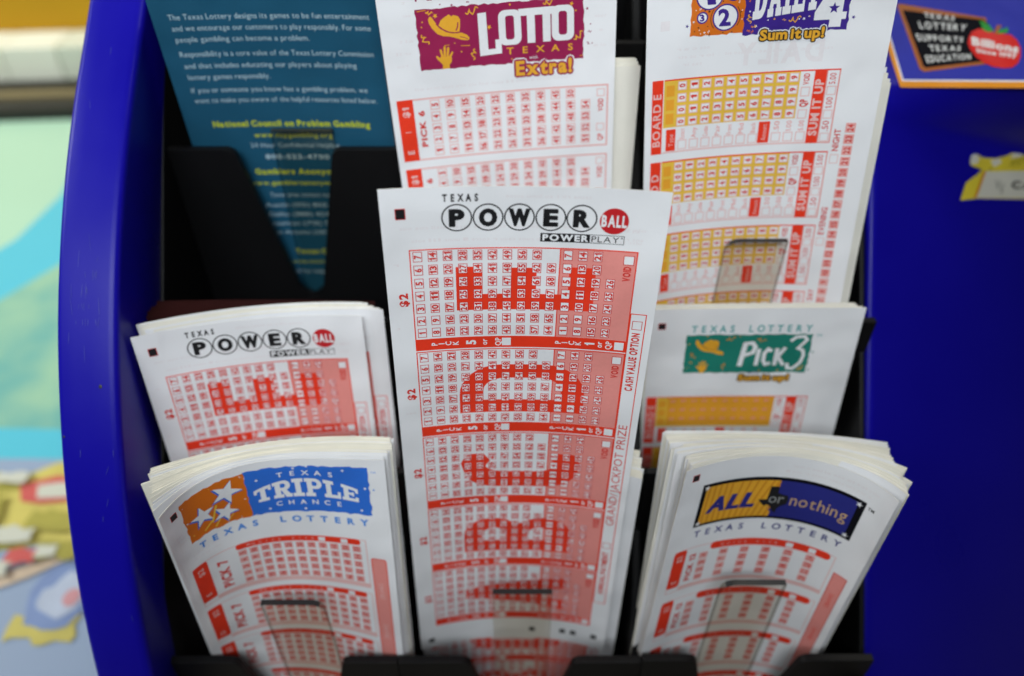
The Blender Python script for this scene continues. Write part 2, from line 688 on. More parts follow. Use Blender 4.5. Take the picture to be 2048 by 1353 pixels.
def refine(tr, tol):
    """split triangles until no edge is longer than tol across the sheet (v counts a quarter)"""
    out = []
    w = np.array([1.0, 0.25])
    for _ in range(16):
        e = [np.linalg.norm((tr[:, (i + 1) % 3] - tr[:, i]) * w, axis=1) for i in range(3)]
        e = np.stack(e, 1)
        k = e.argmax(1)
        big = e.max(1) > tol
        out.append(tr[~big])
        tr = tr[big]
        if not len(tr):
            break
        k = k[big]
        ii = np.arange(len(tr))
        a, b, c = tr[ii, k], tr[ii, (k + 1) % 3], tr[ii, (k + 2) % 3]
        m = (a + b) / 2
        tr = np.concatenate([np.stack([a, m, c], 1), np.stack([m, b, c], 1)])
    else:
        out.append(tr)
    return np.concatenate(out)


# ---- slab lettering (strokes in a box 0..1 wide, 0..1 high, y down)
def slab_letter(c):
    """returns list of polygons (lists of loops)"""
    s = 0.30     # stem width
    k = 0.20     # slab height
    R = lambda x0, y0, x1, y1: [[(x0, y0), (x1, y0), (x1, y1), (x0, y1)]]
    if c == 'T':
        return [R(0, 0, 1, k), R(0, k, .17, .34), R(.83, k, 1, .34), R(.5 - s / 2, k, .5 + s / 2, 1 - k), R(.18, 1 - k, .82, 1)]
    if c == 'I':
        return [R(0, 0, 1, k), R(.5 - s * .8, k, .5 + s * .8, 1 - k), R(0, 1 - k, 1, 1)]
    if c == 'L':
        return [R(0, 0, .62, k), R(.14, k, .14 + s, 1 - k), R(0, 1 - k, 1, 1), R(.82, .58, 1, 1 - k)]
    if c == 'E':
        return [R(0, 0, 1, k), R(.12, k, .12 + s, 1 - k), R(0, 1 - k, 1, 1), R(.82, k, 1, .34), R(.82, .66, 1, 1 - k), R(.12 + s, .42, .72, .58), R(.62, .35, .74, .65)]
    if c in 'PR':
        outer = [(0, 0), (.6, 0)] + arc(.62, .29, .36, .29, -90, 90, 8) + [(.12 + s, .58), (.12 + s, 1 - k), (.12, 1 - k), (.12, k), (0, k)]
        hole = [(.12 + s, .17), (.12 + s, .41)] + arc(.58, .29, .13, .12, 90, -90, 5)
        out = [[outer, hole], R(0, 1 - k, .56, 1)]
        if c == 'R':
            out.append([[(.46, .56), (.74, .56), (.92, 1 - k), (1.02, 1 - k), (1.02, 1), (.68, 1)]])
        return out
    if c == 'D':
        outer = [(0, 0), (.55, 0)] + arc(.55, .5, .43, .5, -90, 90, 10) + [(0, 1), (0, 1 - k), (.12, 1 - k), (.12, k), (0, k)]
        hole = [(.12 + s, .2), (.12 + s, .8)] + arc(.52, .5, .16, .30, 90, -90, 6)
        return [[outer, hole]]
    if c == 'A':
        return [[[(.36, 0), (.66, 0), (.90, 1 - k), (1, 1 - k), (1, 1), (.58, 1), (.58, 1 - k), (.64, 1 - k), (.60, .70), (.40, .70), (.36, 1 - k), (.42, 1 - k), (.42, 1), (0, 1), (0, 1 - k), (.10, 1 - k)], [(.43, .54), (.57, .54), (.5, .24)]]]
    if c == 'Y':
        return [[[(0, 0), (.44, 0), (.44, k), (.37, k), (.5, .42), (.63, k), (.56, k), (.56, 0), (1, 0), (1, k), (.92, k), (.65, .62), (.65, 1 - k), (.78, 1 - k), (.78, 1), (.22, 1), (.22, 1 - k), (.35, 1 - k), (.35, .62), (.08, k), (0, k)]]]
    return []


def slab_text(pr, s, widths, u0, u1, fv, inkname, layer, gap=0.08):
    """fv(x01) -> (vtop, vbase) along the word"""
    tot = sum(widths) + gap * (len(s) - 1)
    x = 0.0
    for c, w in zip(s, widths):
        for loops in slab_letter(c):
            t = refine(poly_tris(*loops), 0.3)
            X = (x + t[..., 0] * w) / tot
            top, base = fv(X)
            pr.add(np.stack([u0 + X * (u1 - u0), top + t[..., 1] * (base - top)], -1), inkname, layer)
        x += w + gap


def confetti(pr, u0, v0, u1, v1, n, inks, layer, seed, size=0.5, avoid=()):
    r = random.Random(seed)
    m = 0
    while m < n:
        cu, cv = r.uniform(u0, u1), r.uniform(v0, v1)
        if any(a <= cu <= c and b <= cv <= d for a, b, c, d in avoid):
            continue
        m += 1
        i = r.choice(inks)
        k = r.random()
        if k < .45:
            pr.poly(i, layer, star(cu, cv, size * r.uniform(.6, 1.2), r.uniform(0, 1)))
        elif k < .8:
            a = r.uniform(0, 6)
            pr.poly(i, layer, [(cu + size * .6 * math.cos(a + q), cv + size * .6 * math.sin(a + q)) for q in (0, 2.1, 4.2)])
        else:
            a = r.uniform(0, 3)
            pr.stroke([(cu + q * size * .7 * math.cos(a) + (.5 if q % 2 else -.5) * size * math.sin(a), cv + q * size * .7 * math.sin(a) - (.5 if q % 2 else -.5) * size * math.cos(a)) for q in range(4)], size * .35, i, layer)


def squiggle(pr, cu, cv, ang, s, inkname, layer, t=0.32):
    pts = []
    for i in range(15):
        x = i / 14 * 4 - 2
        y = .55 * math.sin(x * 3.2)
        if 5 < i < 9:
            y += .7
            x -= .35
        pts.append((cu + s * (x * math.cos(ang) - y * math.sin(ang)), cv + s * (x * math.sin(ang) + y * math.cos(ang))))
    pr.stroke(pts, t, inkname, layer)


def hat(pr, u, v, s, inkname, shade, layer):
    """cowboy hat about 13 x 9 units tilted to the left; (u, v) its upper left"""
    q = lambda pts: [(u + x * s, v + y * s) for x, y in pts]
    brim = [(0.0, .9), (.5, .1), (1.1, .2), (2.3, 2.2), (4.4, 4.6), (6.2, 5.6), (8.6, 5.9), (10.6, 6.0), (12.4, 6.9), (13.1, 8.0), (12.6, 8.6), (10.6, 8.4), (8.4, 7.5), (6.5, 6.9), (4.4, 6.6), (2.6, 5.8), (1.0, 3.9), (.1, 2.1)]
    crown = [(3.2, 3.1), (4.0, 1.6), (5.4, .6), (6.9, -.1), (7.6, .6), (8.4, .2), (9.8, .7), (10.4, 1.7), (10.3, 3.4), (9.9, 5.6), (8.4, 5.7), (6.4, 5.3), (4.6, 4.3)]
    pr.poly(inkname, layer, q(brim))
    pr.poly(inkname, layer + 1, q(crown))
    pr.stroke(q([(2.4, 2.5), (3.8, 4.1), (5.6, 5.2), (7.6, 5.8), (9.6, 5.9)]), .35 * s, shade, layer + 2)
    pr.stroke(q([(9.6, 2.6), (9.4, 4.0), (8.8, 5.2)]), .4 * s, shade, layer + 2)
    pr.stroke(q([(10.0, 7.2), (11.6, 7.7), (12.4, 8.2)]), .22 * s, shade, layer + 2)


def hand(pr, u, v, s, inkname, layer):
    """raised open hand about 5 x 7 units; (u, v) upper left"""
    q = lambda pts: [(u + x * s, v + y * s) for x, y in pts]
    pr.poly(inkname, layer, q([(1.2, 3.0), (2.4, 3.4), (4.2, 3.2), (4.6, 4.0), (4.4, 5.4), (3.6, 6.2), (3.7, 7.4), (1.2, 7.5), (1.4, 6.2), (.9, 5.4), (-.2, 4.2), (-.7, 3.1), (-.2, 2.9), (.6, 3.7)]))
    for a, b, w in (((1.5, 3.4), (1.1, 1.2), .78), ((2.3, 3.3), (2.5, .3), .78), ((3.2, 3.3), (3.7, .7), .78), ((4.0, 3.6), (4.9, 2.3), .7)):
        pr.stroke(q([a, b]), w * s, inkname, layer)
        pr.disc(u + b[0] * s, v + b[1] * s, w * s / 2, w * s / 2, inkname, layer, 10)


def ghost_lines(pr, u0, u1, rows, seed, layer=0):
    """faint printing showing through from the back of the sheet"""
    r = random.Random(seed)
    for v in rows:
        u = u0 + r.uniform(0, 4)
        while u < u1:
            w = r.uniform(1.2, 5)
            if u + w > u1:
                break
            word = ''.join(r.choice('aceinorstul') for _ in range(max(1, int(w / .9))))
            pr.text(word, u + w, v - 1.0, u, v, 'ghost', layer, 0.022)
            u += w + .9


# ------------------------------------------------------------------ the kinds of slip
def mark(pr, u0, v0, u1, v1):
    pr.rect(u0 - .2, v0 - .2, u1 + .2, v1 + .2, 'dred', 1)
    pr.rect(u0, v0, u1, v1, 'black', 2)


def slip_obj(S, label, group=None, mats=None, thick=0.11, step=1.0, vstep=6.0):
    o = sheet('play_slip', S, mats or [PAPER, PAPER_EDGE], thick, step, vstep)
    tag(o, label, 'play slip', group)
    return o


def print_ball_slip(S, o, full=True):
    V0, PT = 18.85, 36.07
    p = Print(S)
    mark(p, 4.2, 6.2, 6.6, 9.1)
    ghost_lines(p, 30, 60, (3.4,), 2)
    ghost_lines(p, 4, 74, (12.6, 16.6), 3)
    ghost_lines(p, 1.4, 6.5, (24, 46, 62, 80), 4)
    ghost_lines(p, 62, 74, (13, 15.6), 8)
    p.build('printed_marks', o)
    p = Print(S)
    p.spread('TEXAS', 16.8, 26.4, 2.3, 4.35, 'black', 2, 0.042, .66)
    for c, cu in zip('POWER', (20.55, 29.05, 37.6, 46.15, 54.6)):
        p.ring(cu, 9.35, 4.02, .40, 'black', 2)
        w = {'P': 4.0, 'O': 4.7, 'W': 5.6, 'E': 3.8, 'R': 4.4}[c]
        p.text(c, cu - w / 2, 7.05, cu + w / 2, 11.75, 'black', 3, 0.042)
        for ex, ey in ((.17, 0), (-.17, 0), (0, .1), (0, -.1)):
            p.text(c, cu - w / 2 + ex, 7.05 + ey, cu + w / 2 + ex, 11.75 + ey, 'black', 3, 0.042)
    p.disc(63.45, 9.75, 3.95, 4.0, 'ball', 2, 40)
    p.text('BALL', 60.0, 8.1, 66.9, 11.4, 'white', 3, 0.042, gap=0.09)
    p.rect(43.5, 14.2, 57.1, 16.95, 'black', 2)
    p.text('POWER', 44.1, 14.65, 56.9, 16.5, 'white', 3, 0.042, gap=0.11)
    p.frame(57.1, 14.2, 66.7, 16.95, .16, 'black', 2)
    p.text('PLAY', 57.7, 14.65, 65.3, 16.5, 'black', 3, 0.0, gap=0.12)
    p.ring(66.0, 14.9, .25, .12, 'black', 3, 10)
    p.build('logo', o, label='black circled letters with a red ball, TEXAS above and a black and white strip below')
    shapes = {}
    # the big letter behind each panel, turned to read upwards (v measured from the top of the panel)
    E_ = [[(19.8, 6.3), (27.4, 6.3), (27.4, 15.8), (35.6, 15.8), (35.6, 6.8), (42.9, 6.8), (42.9, 15.8), (52.2, 15.8), (52.2, 6.3), (59.8, 6.3), (59.8, 21.4), (19.8, 21.4)]]
    D_ = [[(19.8, 26.6), (19.8, 18.5)] + arc(33, 18.5, 13.2, 12, 180, 270, 8) + arc(46.6, 18.5, 13.2, 12, 270, 360, 8) + [(59.8, 26.6)],
          [(27.4, 21.2), (52.2, 21.2), (52.2, 17.5)] + arc(45.2, 17.0, 7, 5.0, 0, -90, 6) + arc(34.4, 17.0, 7, 5.0, -90, -180, 6)]
    C_ = [[(21.5, 9.8), (27.2, 9.8), (29.5, 13.2), (27.8, 16.0)] + arc(35.5, 15.6, 7.7, 3.4, 180, 90, 6) + arc(44.1, 15.6, 7.7, 3.4, 90, 0, 6)
          + [(51.0, 13.0), (52.6, 9.8), (58.2, 9.8), (60.6, 14), (60, 18.2)] + arc(48, 18, 11.5, 8.6, 10, 90, 6) + arc(32, 18, 11.5, 8.6, 90, 170, 6) + [(19.4, 14)]]
    B_ = [[(19.8, 26.8), (19.8, 16.5)] + arc(30.3, 16.5, 10.5, 8.8, 180, 320, 8) + arc(49.3, 16.5, 10.5, 8.8, 220, 360, 8) + [(59.8, 26.8)],
          [(26.5, 20.5), (26.5, 18.0)] + arc(31, 17.4, 4.4, 4.2, 180, 360, 6) + [(35.6, 20.5)],
          [(43.5, 20.5), (43.5, 18.0)] + arc(48, 17.4, 4.4, 4.2, 180, 360, 6) + [(52.6, 20.5)]]
    A_ = [[(19.8, 14.5), (59.8, 7.0), (59.8, 13.5), (53.0, 14.6), (53.0, 20.6), (59.8, 21.6), (59.8, 28), (19.8, 20.5)],
          [(35, 17.5), (46, 15.8), (46, 19.2)]]
    for k, L in enumerate((E_, D_, C_, B_, A_)):
        v = V0 + k * PT
        q = Print(S)
        bar0, bar1 = v + 31.3, v + 36.07
        q.rect(49.35, v, 70.9, bar0, 'pink', 1)
        q.poly('red', 2, *[[(a, b + v) for a, b in lp] for lp in L])
        q.rect(7.0, v, 71.05, v + .36, 'red', 3)
        q.rect(7.0, v + .36, 7.32, bar0, 'red', 3)
        q.rect(70.72, v + .36, 71.05, bar0, 'red', 3)
        q.rect(49.2, v + .36, 49.5, bar0, 'red', 3)
        q.rect(7.0, bar0, 71.05, bar1 - .45, 'red', 3)
        q.rect(45.6, v + .7, 49.0, v + 4.2, 'white', 3)
        for j in range(10):
            for i in range(7):
                n = j * 7 + 7 - i
                if n > 69:
                    continue
                cell(q, 7.95 + 4.2 * j, v + .72 + 4.43 * i, n)
        for j in range(4):
            for i in range(7):
                n = j * 7 + 7 - i
                if n > 26:
                    continue
                cell(q, 50.25 + 4.2 * j, v + .72 + 4.43 * i, n)
        q.frame(67.15, v + 1.45, 70.2, v + 4.5, .2, 'dred', 4)
        q.rect(67.35, v + 1.65, 70.0, v + 4.3, 'white', 4)
        q.up('VOID', 67.5, v + 10.0, 69.5, v + 5.0, 'num', 4, 0.042)
        b = (bar0 + bar1 - .45) / 2
        for c, u, cap in (('P', 12.7, 1.7), ('I', 14.8, 1.7), ('C', 16.9, 1.7), ('K', 19.1, 1.7), ('5', 23.8, 2.7), ('or', 27.8, 1.7), ('QP', 32.0, 1.7),
                          ('P', 50.3, 1.7), ('I', 52.3, 1.7), ('C', 54.4, 1.7), ('K', 56.4, 1.7), ('1', 59.9, 2.7), ('or', 62.8, 1.7), ('QP', 65.6, 1.7)):
            q.upc(c, u, b, cap, 'white', 4, 0.022 if cap < 2 else 0.042, maxw=3.4)
        q.rect(33.2, b - 1.45, 35.9, b + 1.45, 'white', 4)
        q.rect(67.4, b - 1.45, 70.2, b + 1.45, 'white', 4)
        q.up('$2', 3.4, v + 18.9, 5.7, v + 14.3, 'num', 3, 0.042)
        q.build('bet_panel', o)
    q = Print(S)
    q.frame(71.05, 39.8, 75.9, 182.0, .3, 'red', 1)
    q.frame(71.9, 42.4, 74.9, 45.6, .2, 'dred', 1)
    q.up('CASH VALUE OPTION', 72.3, 69.6, 74.5, 46.8, 'num', 1, 0.042)
    q.up('GRAND/JACKPOT PRIZE', 72.0, 134.5, 74.8, 84.5, 'num', 1, 0.0)
    q.frame(71.9, 144.5, 74.9, 147.8, .2, 'dred', 1)
    q.up('ANNUAL PAYMENT', 72.4, 176, 74.5, 150, 'num', 1, 0.042)
    for u, v in ((4.7, 208.5), (47.2, 207), (60, 206.2), (64.5, 206.2), (73.2, 206.0)):
        q.rect(u - 1.2, v - 1.4, u + 1.2, v + 1.4, 'black', 2)
    q.build('side_strip', o)


def cell(q, u, v, n, w=2.62, h=3.34, t=.20, layer=3):
    q.frame(u, v, u + w, v + h, t, 'dred', layer)
    q.rect(u + t, v + t, u + w - t, v + h - t, 'white', layer)
    s = str(n)
    L = 2.6 if len(s) == 2 else (.75 if s == '1' else 1.3)
    q.up(s, u + .42, v + h / 2 + L / 2, u + w - .42, v + h / 2 - L / 2, 'num', layer + 1, 0.042, gap=0.06)


def small_cell(q, u, v, s, w, h, edge='lpink', num='num', t=.3, fill='white'):
    q.frame(u - w / 2, v - h / 2, u + w / 2, v + h / 2, t, edge, 2)
    if fill:
        q.rect(u - w / 2 + t, v - h / 2 + t, u + w / 2 - t, v + h / 2 - t, fill, 2)
    s = str(s)
    if s:
        q.up(s, u - w * .30, v + min(h * .36, .62 * len(s)), u + w * .30, v - min(h * .36, .62 * len(s)), num, 3, 0.042, gap=0.08)


def star_path(cx, cy, r, rot):
    return star(cx, cy, r, rot, 0.40)


def print_star_slip(S, o):
    p = Print(S)
    mark(p, 4.2, 4.9, 6.6, 7.4)
    ghost_lines(p, 3, 8, (11, 13, 15, 17, 19, 21), 5)
    ghost_lines(p, 4, 20, (31, 33.5), 6)
    p.build('printed_marks', o)
    p = Print(S)
    p.poly('orange', 1, ragged(8.3, 3.8, 31.0, 24.4, .35, 1.3, 3, v0r=3.6))
    p.poly('sky', 2, ragged(30.7, 3.4, 72.0, 24.6, .35, 1.5, 4))
    for cx, cy, r, rot in ((24.3, 9.8, 5.4, .45), (15.0, 15.3, 4.7, -.1), (22.6, 18.6, 4.5, .5)):
        p.poly('sky', 2, star_path(cx - .35, cy + .45, r + .55, rot))
        p.poly('white', 3, star_path(cx, cy, r, rot))
    for a, b, w in (((18.0, 19.5), (14.2, 22.6), .55), ((20.2, 13.6), (17.6, 20.6), .7), ((20.4, 20.5), (18.2, 23.4), .55), ((25.0, 20.5), (22.6, 23.3), .35)):
        p.stroke([a, b], w, 'yellow', 3)
    confetti(p, 9, 4.5, 30, 23.6, 7, ['white', 'yellow'], 3, 9, .45, avoid=((10, 5, 29, 23),))
    for cx, cy in ((51.5, 3.5), (63.5, 5.0), (34.5, 8.2), (47, 4.3), (70.5, 12.5), (68.5, 22.6), (37.0, 22.5), (49, 23.3)):
        p.poly('white', 3, star(cx, cy, .7, cx))
    p.spread('TEXAS', 41.2, 59.9, 5.4, 7.4, 'white', 3, 0.022, 1.15, warp=lambda q: np.stack([q[..., 0], q[..., 1] + .9 * ((q[..., 0] - 50.5) / 10) ** 2], -1))
    slab_text(p, 'TRIPLE', (.95, 1.0, .62, .95, .9, .9), 32.8, 67.9, lambda x: (8.9 + 4.2 * (2 * x - 1) ** 2, 17.3 + 1.6 * (2 * x - 1) ** 2), 'white', 3)
    p.spread('CHANCE', 39.4, 61.6, 19.0, 21.0, 'white', 3, 0.022, 1.05, warp=lambda q: np.stack([q[..., 0], q[..., 1] + .5 * ((q[..., 0] - 50.5) / 11) ** 2], -1))
    p.spread('TEXAS LOTTERY', 10.8, 70.4, 27.0, 29.7, 'skyl', 2, 0.042, 1.0)
    p.text('TM', 72.9, 5.0, 74.6, 5.8, 'skyl', 2, 0.0)
    p.poly('skyl', 2, star(73.4, 13, .55, 0))
    p.build('logo', o, label='orange patch with three white stars beside a ragged sky blue patch of white lettering')
    for k, ch in enumerate('EDCBA'):
        v = 36.9 + 27.45 * k
        q = Print(S)
        q.poly('red', 2, rrect(22.3, v, 66.4, v + 2.9, 1.2))
        for u in (52.6, 60.6):
            q.rect(u - 1.2, v + .6, u + 1.2, v + 2.6, 'white', 3)
        q.up('1', 26.2, v + 2.0, 27.6, v + 1.2, 'lpink', 3, 0.0)
        q.spread('QUICK PICK', 28, 50, v + 1.0, v + 2.1, 'lpink', 3, 0.0)
        q.frame(4.6, v + .1, 68.5, v + 24.6, .35, 'lpink', 1)
        q.rect(11, v + 22.3, 68.1, v + 24.2, 'lpink', 1)
        q.poly('red', 2, rrect(4.6, v + .2, 11.1, v + 22.2, 1.0))
        q.up('$2', 6.6, v + 6.6, 9.0, v + 2.6, 'lpink', 3, 0.022)
        q.upc(ch, 7.9, v + 18.8, 2.2, 'lpink', 3, 0.022)
        q.up('PICK 7', 14.6, v + 20.4, 18.2, v + 4.6, 'num', 2, 0.042)
        for j in range(11):
            for i in range(5):
                small_cell(q, 24.2 + 4.06 * j, v + 5.0 + 3.85 * i, j * 5 + 5 - i, 2.9, 2.9, 'pink', 'dred', .35, 'lpink')
        q.build('bet_panel', o)
    q = Print(S)
    q.poly('pink', 1, rrect(69.7, 45.6, 75.0, 186, 1.0))
    q.stroke(rrect(69.7, 45.6, 75.0, 186, 1.0), .35, 'red', 2, True)
    for k in range(6):
        q.up('DRAWS', 71.4, 66 + 22 * k, 73.2, 58 + 22 * k, 'lpink', 2, 0.0)
    q.build('side_strip', o)


def print_banner_slip(S, o):
    p = Print(S)
    mark(p, 4.1, 3.7, 6.5, 6.2)
    ghost_lines(p, 40, 72, (4.5, 7.0), 12)
    p.build('printed_marks', o)
    p = Print(S)
    p.rect(9.6, 9.5, 68.9, 29.4, 'board', 1)
    p.poly('navy', 2, [(30, 11.0), (66.4, 11.0), (66.4, 28.2), (30, 28.2)])
    gold = [(11.4, 11.0), (39.8, 11.0), (38.4, 15.5), (38.8, 22), (37.5, 24.3), (39.2, 26.3), (38.8, 28.2), (11.2, 28.2)]
    p.poly('gold', 3, gold)
    for i in range(12):
        u = 12.4 + 2.25 * i
        fan = (u - 18) * .10 if u > 22 else 0
        p.stroke([(u, 28.1), (u + fan * 1.2 + .2, 19.5), (min(u + fan * 3.0 + .4, 39.3), 11.1)], .75, 'goldd', 4)
    # the outline of the state, black, between the two words
    p.poly('black', 5, [(36.8, 13.9), (39.9, 13.9), (39.9, 16.6), (41.6, 17.4), (43.6, 17.7), (44.3, 19.4), (44.0, 21.8), (42.2, 23.0), (41.0, 24.6), (41.1, 26.4), (39.7, 25.6), (38.3, 23.2), (37.2, 22.6), (36.2, 23.3), (35.2, 22.3), (33.4, 20.2), (36.6, 20.1)])
    p.text('or', 37.3, 17.2, 42.6, 21.6, 'grey', 6, 0.0)
    for c, a, b in (('A', 13.2, 20.6), ('L', 21.2, 26.0), ('L', 26.8, 31.8)):
        p.text(c, a, 16.9, b, 23.3, 'navy', 6, 0.042, slant=.22)
        p.text(c, a + .35, 16.9, b + .35, 23.3, 'navy', 6, 0.042, slant=.22)
    p.text('nothing', 45.0, 16.9, 64.9, 22.0, 'tan', 3, 0.0, gap=0.12)
    for cu, cv in ((11.4, 11.2), (66.8, 11.6), (66.6, 27.6), (11.2, 27.8)):
        p.poly('white', 6, star(cu, cv, 1.35, .2, .36))
    p.text('TM', 69.8, 10.6, 72.2, 11.9, 'black', 2, 0.022)
    p.spread('TEXAS LOTTERY', 11.0, 67.0, 31.7, 34.5, 'navy', 2, 0.022, 1.0)
    p.build('logo', o, label='black framed banner, striped gold on the left and navy blue on the right')
    for k, ch in enumerate('EDCBA'):
        v = 39.5 + 26.5 * k
        q = Print(S)
        q.poly('red', 2, rrect(19.9, v, 65.6, v + 3.6, 1.6))
        for u in (50.4, 58.8):
            q.rect(u - 1.3, v + .8, u + 1.3, v + 3.2, 'white', 3)
        q.spread('QUICK PICK', 24, 46, v + 1.2, v + 2.4, 'lpink', 3, 0.0)
        q.frame(4.6, v + .2, 67.5, v + 22.0, .32, 'lpink', 1)
        q.rect(10, v + 19.9, 67.2, v + 21.6, 'lpink', 1)
        q.poly('red', 2, rrect(4.5, v + .5, 10.0, v + 19.6, 1.3))
        q.up('$2', 6.2, v + 6.2, 8.4, v + 3.0, 'lpink', 3, 0.022)
        q.upc(ch, 7.3, v + 16.6, 2.0, 'lpink', 3, 0.022)
        q.up('PICK 12', 12.0, v + 17.8, 14.2, v + 3.8, 'num', 2, 0.042)
        for j in range(6):
            u = 17.8 + 8.25 * j
            for i in range(4):
                small_cell(q, u, v + 5.9 + 3.75 * i, j * 4 + 4 - i, 3.3, 3.0, 'pink', 'num', .4, 'lpink')
        q.build('bet_panel', o)
    q = Print(S)
    q.rect(68.9, 47.0, 74.8, 186, 'pink', 1)
    q.frame(68.9, 47.0, 74.8, 186, .3, 'dred', 2)
    for k in range(6):
        q.up('DRAWS', 71.0, 66 + 22 * k, 72.8, 58 + 22 * k, 'red', 2, 0.0)
    q.build('side_strip', o)


def sum_it_up(p, u0, v0, u1, v1, layer):
    """gold lettering with a dark outline and a pale halo"""
    t, w = text_tris('Sum it up!', 0.042, 0.05, 0.16)
    for ex, ink_, l in ((.75, 'white', layer), (.42, 'black', layer + 1)):
        for a in range(8):
            dx, dy = ex * math.cos(a * PI / 4), ex * math.sin(a * PI / 4)
            p.text('Sum it up!', u0 + dx, v0 + dy, u1 + dx, v1 + dy, ink_, l + a * .01, 0.042, gap=0.05, space=0.16)
    p.text('Sum it up!', u0, v0, u1, v1, 'gold', layer + 2, 0.042, gap=0.05, space=0.16)
    p.text('with', u0 + 3.2, v0 - 1.7, u0 + 7.4, v0 - .5, 'purple', layer + 2, 0.0, slant=.3)


def board_panel(q, v, rows, ch, narrow):
    """the yellow boards of the two daily games; narrow: three rows of digits instead of four"""
    a, b = (5.2, 51.7) if narrow else (6.5, 51.7)
    h = 16.2
    q.rect(2.4 if not narrow else .9, v, 6.2 if not narrow else 5.0, v + 25.2, 'red', 2)
    q.up('BOARD ' + ch, (2.9 if not narrow else 1.6), v + 22.5, (5.5 if not narrow else 4.2), v + 4.5, 'lpink', 3, 0.022)
    q.rect(a, v, b, v + h, 'yellow', 1)
    if narrow:
        q.rect(a + 4.2, v + .4, b, v + h - .8, 'amber', 1.5)
    q.rect(a, v, 64.4, v + .45, 'red', 2)
    for i in range(3):
        q.rect(a + .8, v + 2.0 + 4.7 * i, a + 3.6, v + 5.6 + 4.7 * i, 'amber', 2)
    n = rows
    dv = 4.05 if n == 4 else 4.75
    for j in range(10):
        for i in range(n):
            small_cell(q, 12.7 + 4.12 * j if not narrow else 11.6 + 4.12 * j, v + 2.3 + dv * i, j, 3.0, 3.0, 'amber' if narrow else 'lpink', 'pink' if narrow else 'num', .3, 'amber' if narrow else 'white')
    q.rect(a + 1.2, v + 16.9, a + 4.6, v + 24.5, 'red', 2)
    q.up('Type', a + 2.2, v + 23, a + 3.8, v + 18.6, 'lpink', 3, 0.0)
    names = ('Exact', 'Any', 'Combo', 'Pair', 'Front', 'Mid', 'Back')
    m = 7 if not narrow else 4
    st = 13.5 if not narrow else 13.0
    for j in range(m):
        u = st + 4.1 * j
        q.up(names[j], u - .9, v + 20.6, u + .7, v + 17.0, 'pink', 2, 0.0)
        q.frame(u - 1.6, v + 20.9, u + 1.6, v + 24.3, .3, 'lpink', 2)
    ua = 39.9 if not narrow else 30.0
    q.rect(ua, v + 16.9, ua + 3.8, v + 24.4, 'red', 2)
    q.up('Amount', ua + 1.2, v + 23.6, ua + 2.8, v + 17.8, 'lpink', 3, 0.0)
    for j, s in enumerate(('.50', '1.00', '5.00')):
        u = 46.0 + 4.1 * j if not narrow else 37 + 4.6 * j
        q.up(s, u - .9, v + 20.6, u + .8, v + 17.0, 'pink', 2, 0.0)
        q.frame(u - 1.6, v + 20.9, u + 1.6, v + 24.3, .3, 'lpink', 2)
    q.rect(a, v + 24.7, 56.2, v + 25.2, 'lpink', 1)
    q.frame(52.4, v + 5.6, 55.4, v + 8.8, .3, 'lpink', 2)
    q.up('VOID', 52.9, v + 4.9, 54.7, v + 1.2, 'num', 2, 0.022)
    q.frame(52.4, v + 13.2, 55.4, v + 16.4, .3, 'lpink', 2)
    q.up('QP', 52.7, v + 12.4, 55.0, v + 9.8, 'num', 2, 0.042)
    q.rect(56.3, v + .45, 60.1, v + 25.2, 'red', 2)
    q.up('SUM IT UP', 56.9, v + 22.5, 59.5, v + 3.2, 'lpink', 3, 0.042)
    q.frame(60.1, v, 64.5, v + 25.2, .4, 'pink', 1)
    for i, s in enumerate(('5.00', '1.00', '.50')):
        q.up(s, 61.2, v + 5.0 + 8 * i, 63.2, v + 1.4 + 8 * i, 'num', 2, 0.0)
        q.frame(60.8, v + 5.6 + 8 * i, 63.8, v + 8.6 + 8 * i, .28, 'lpink', 2)


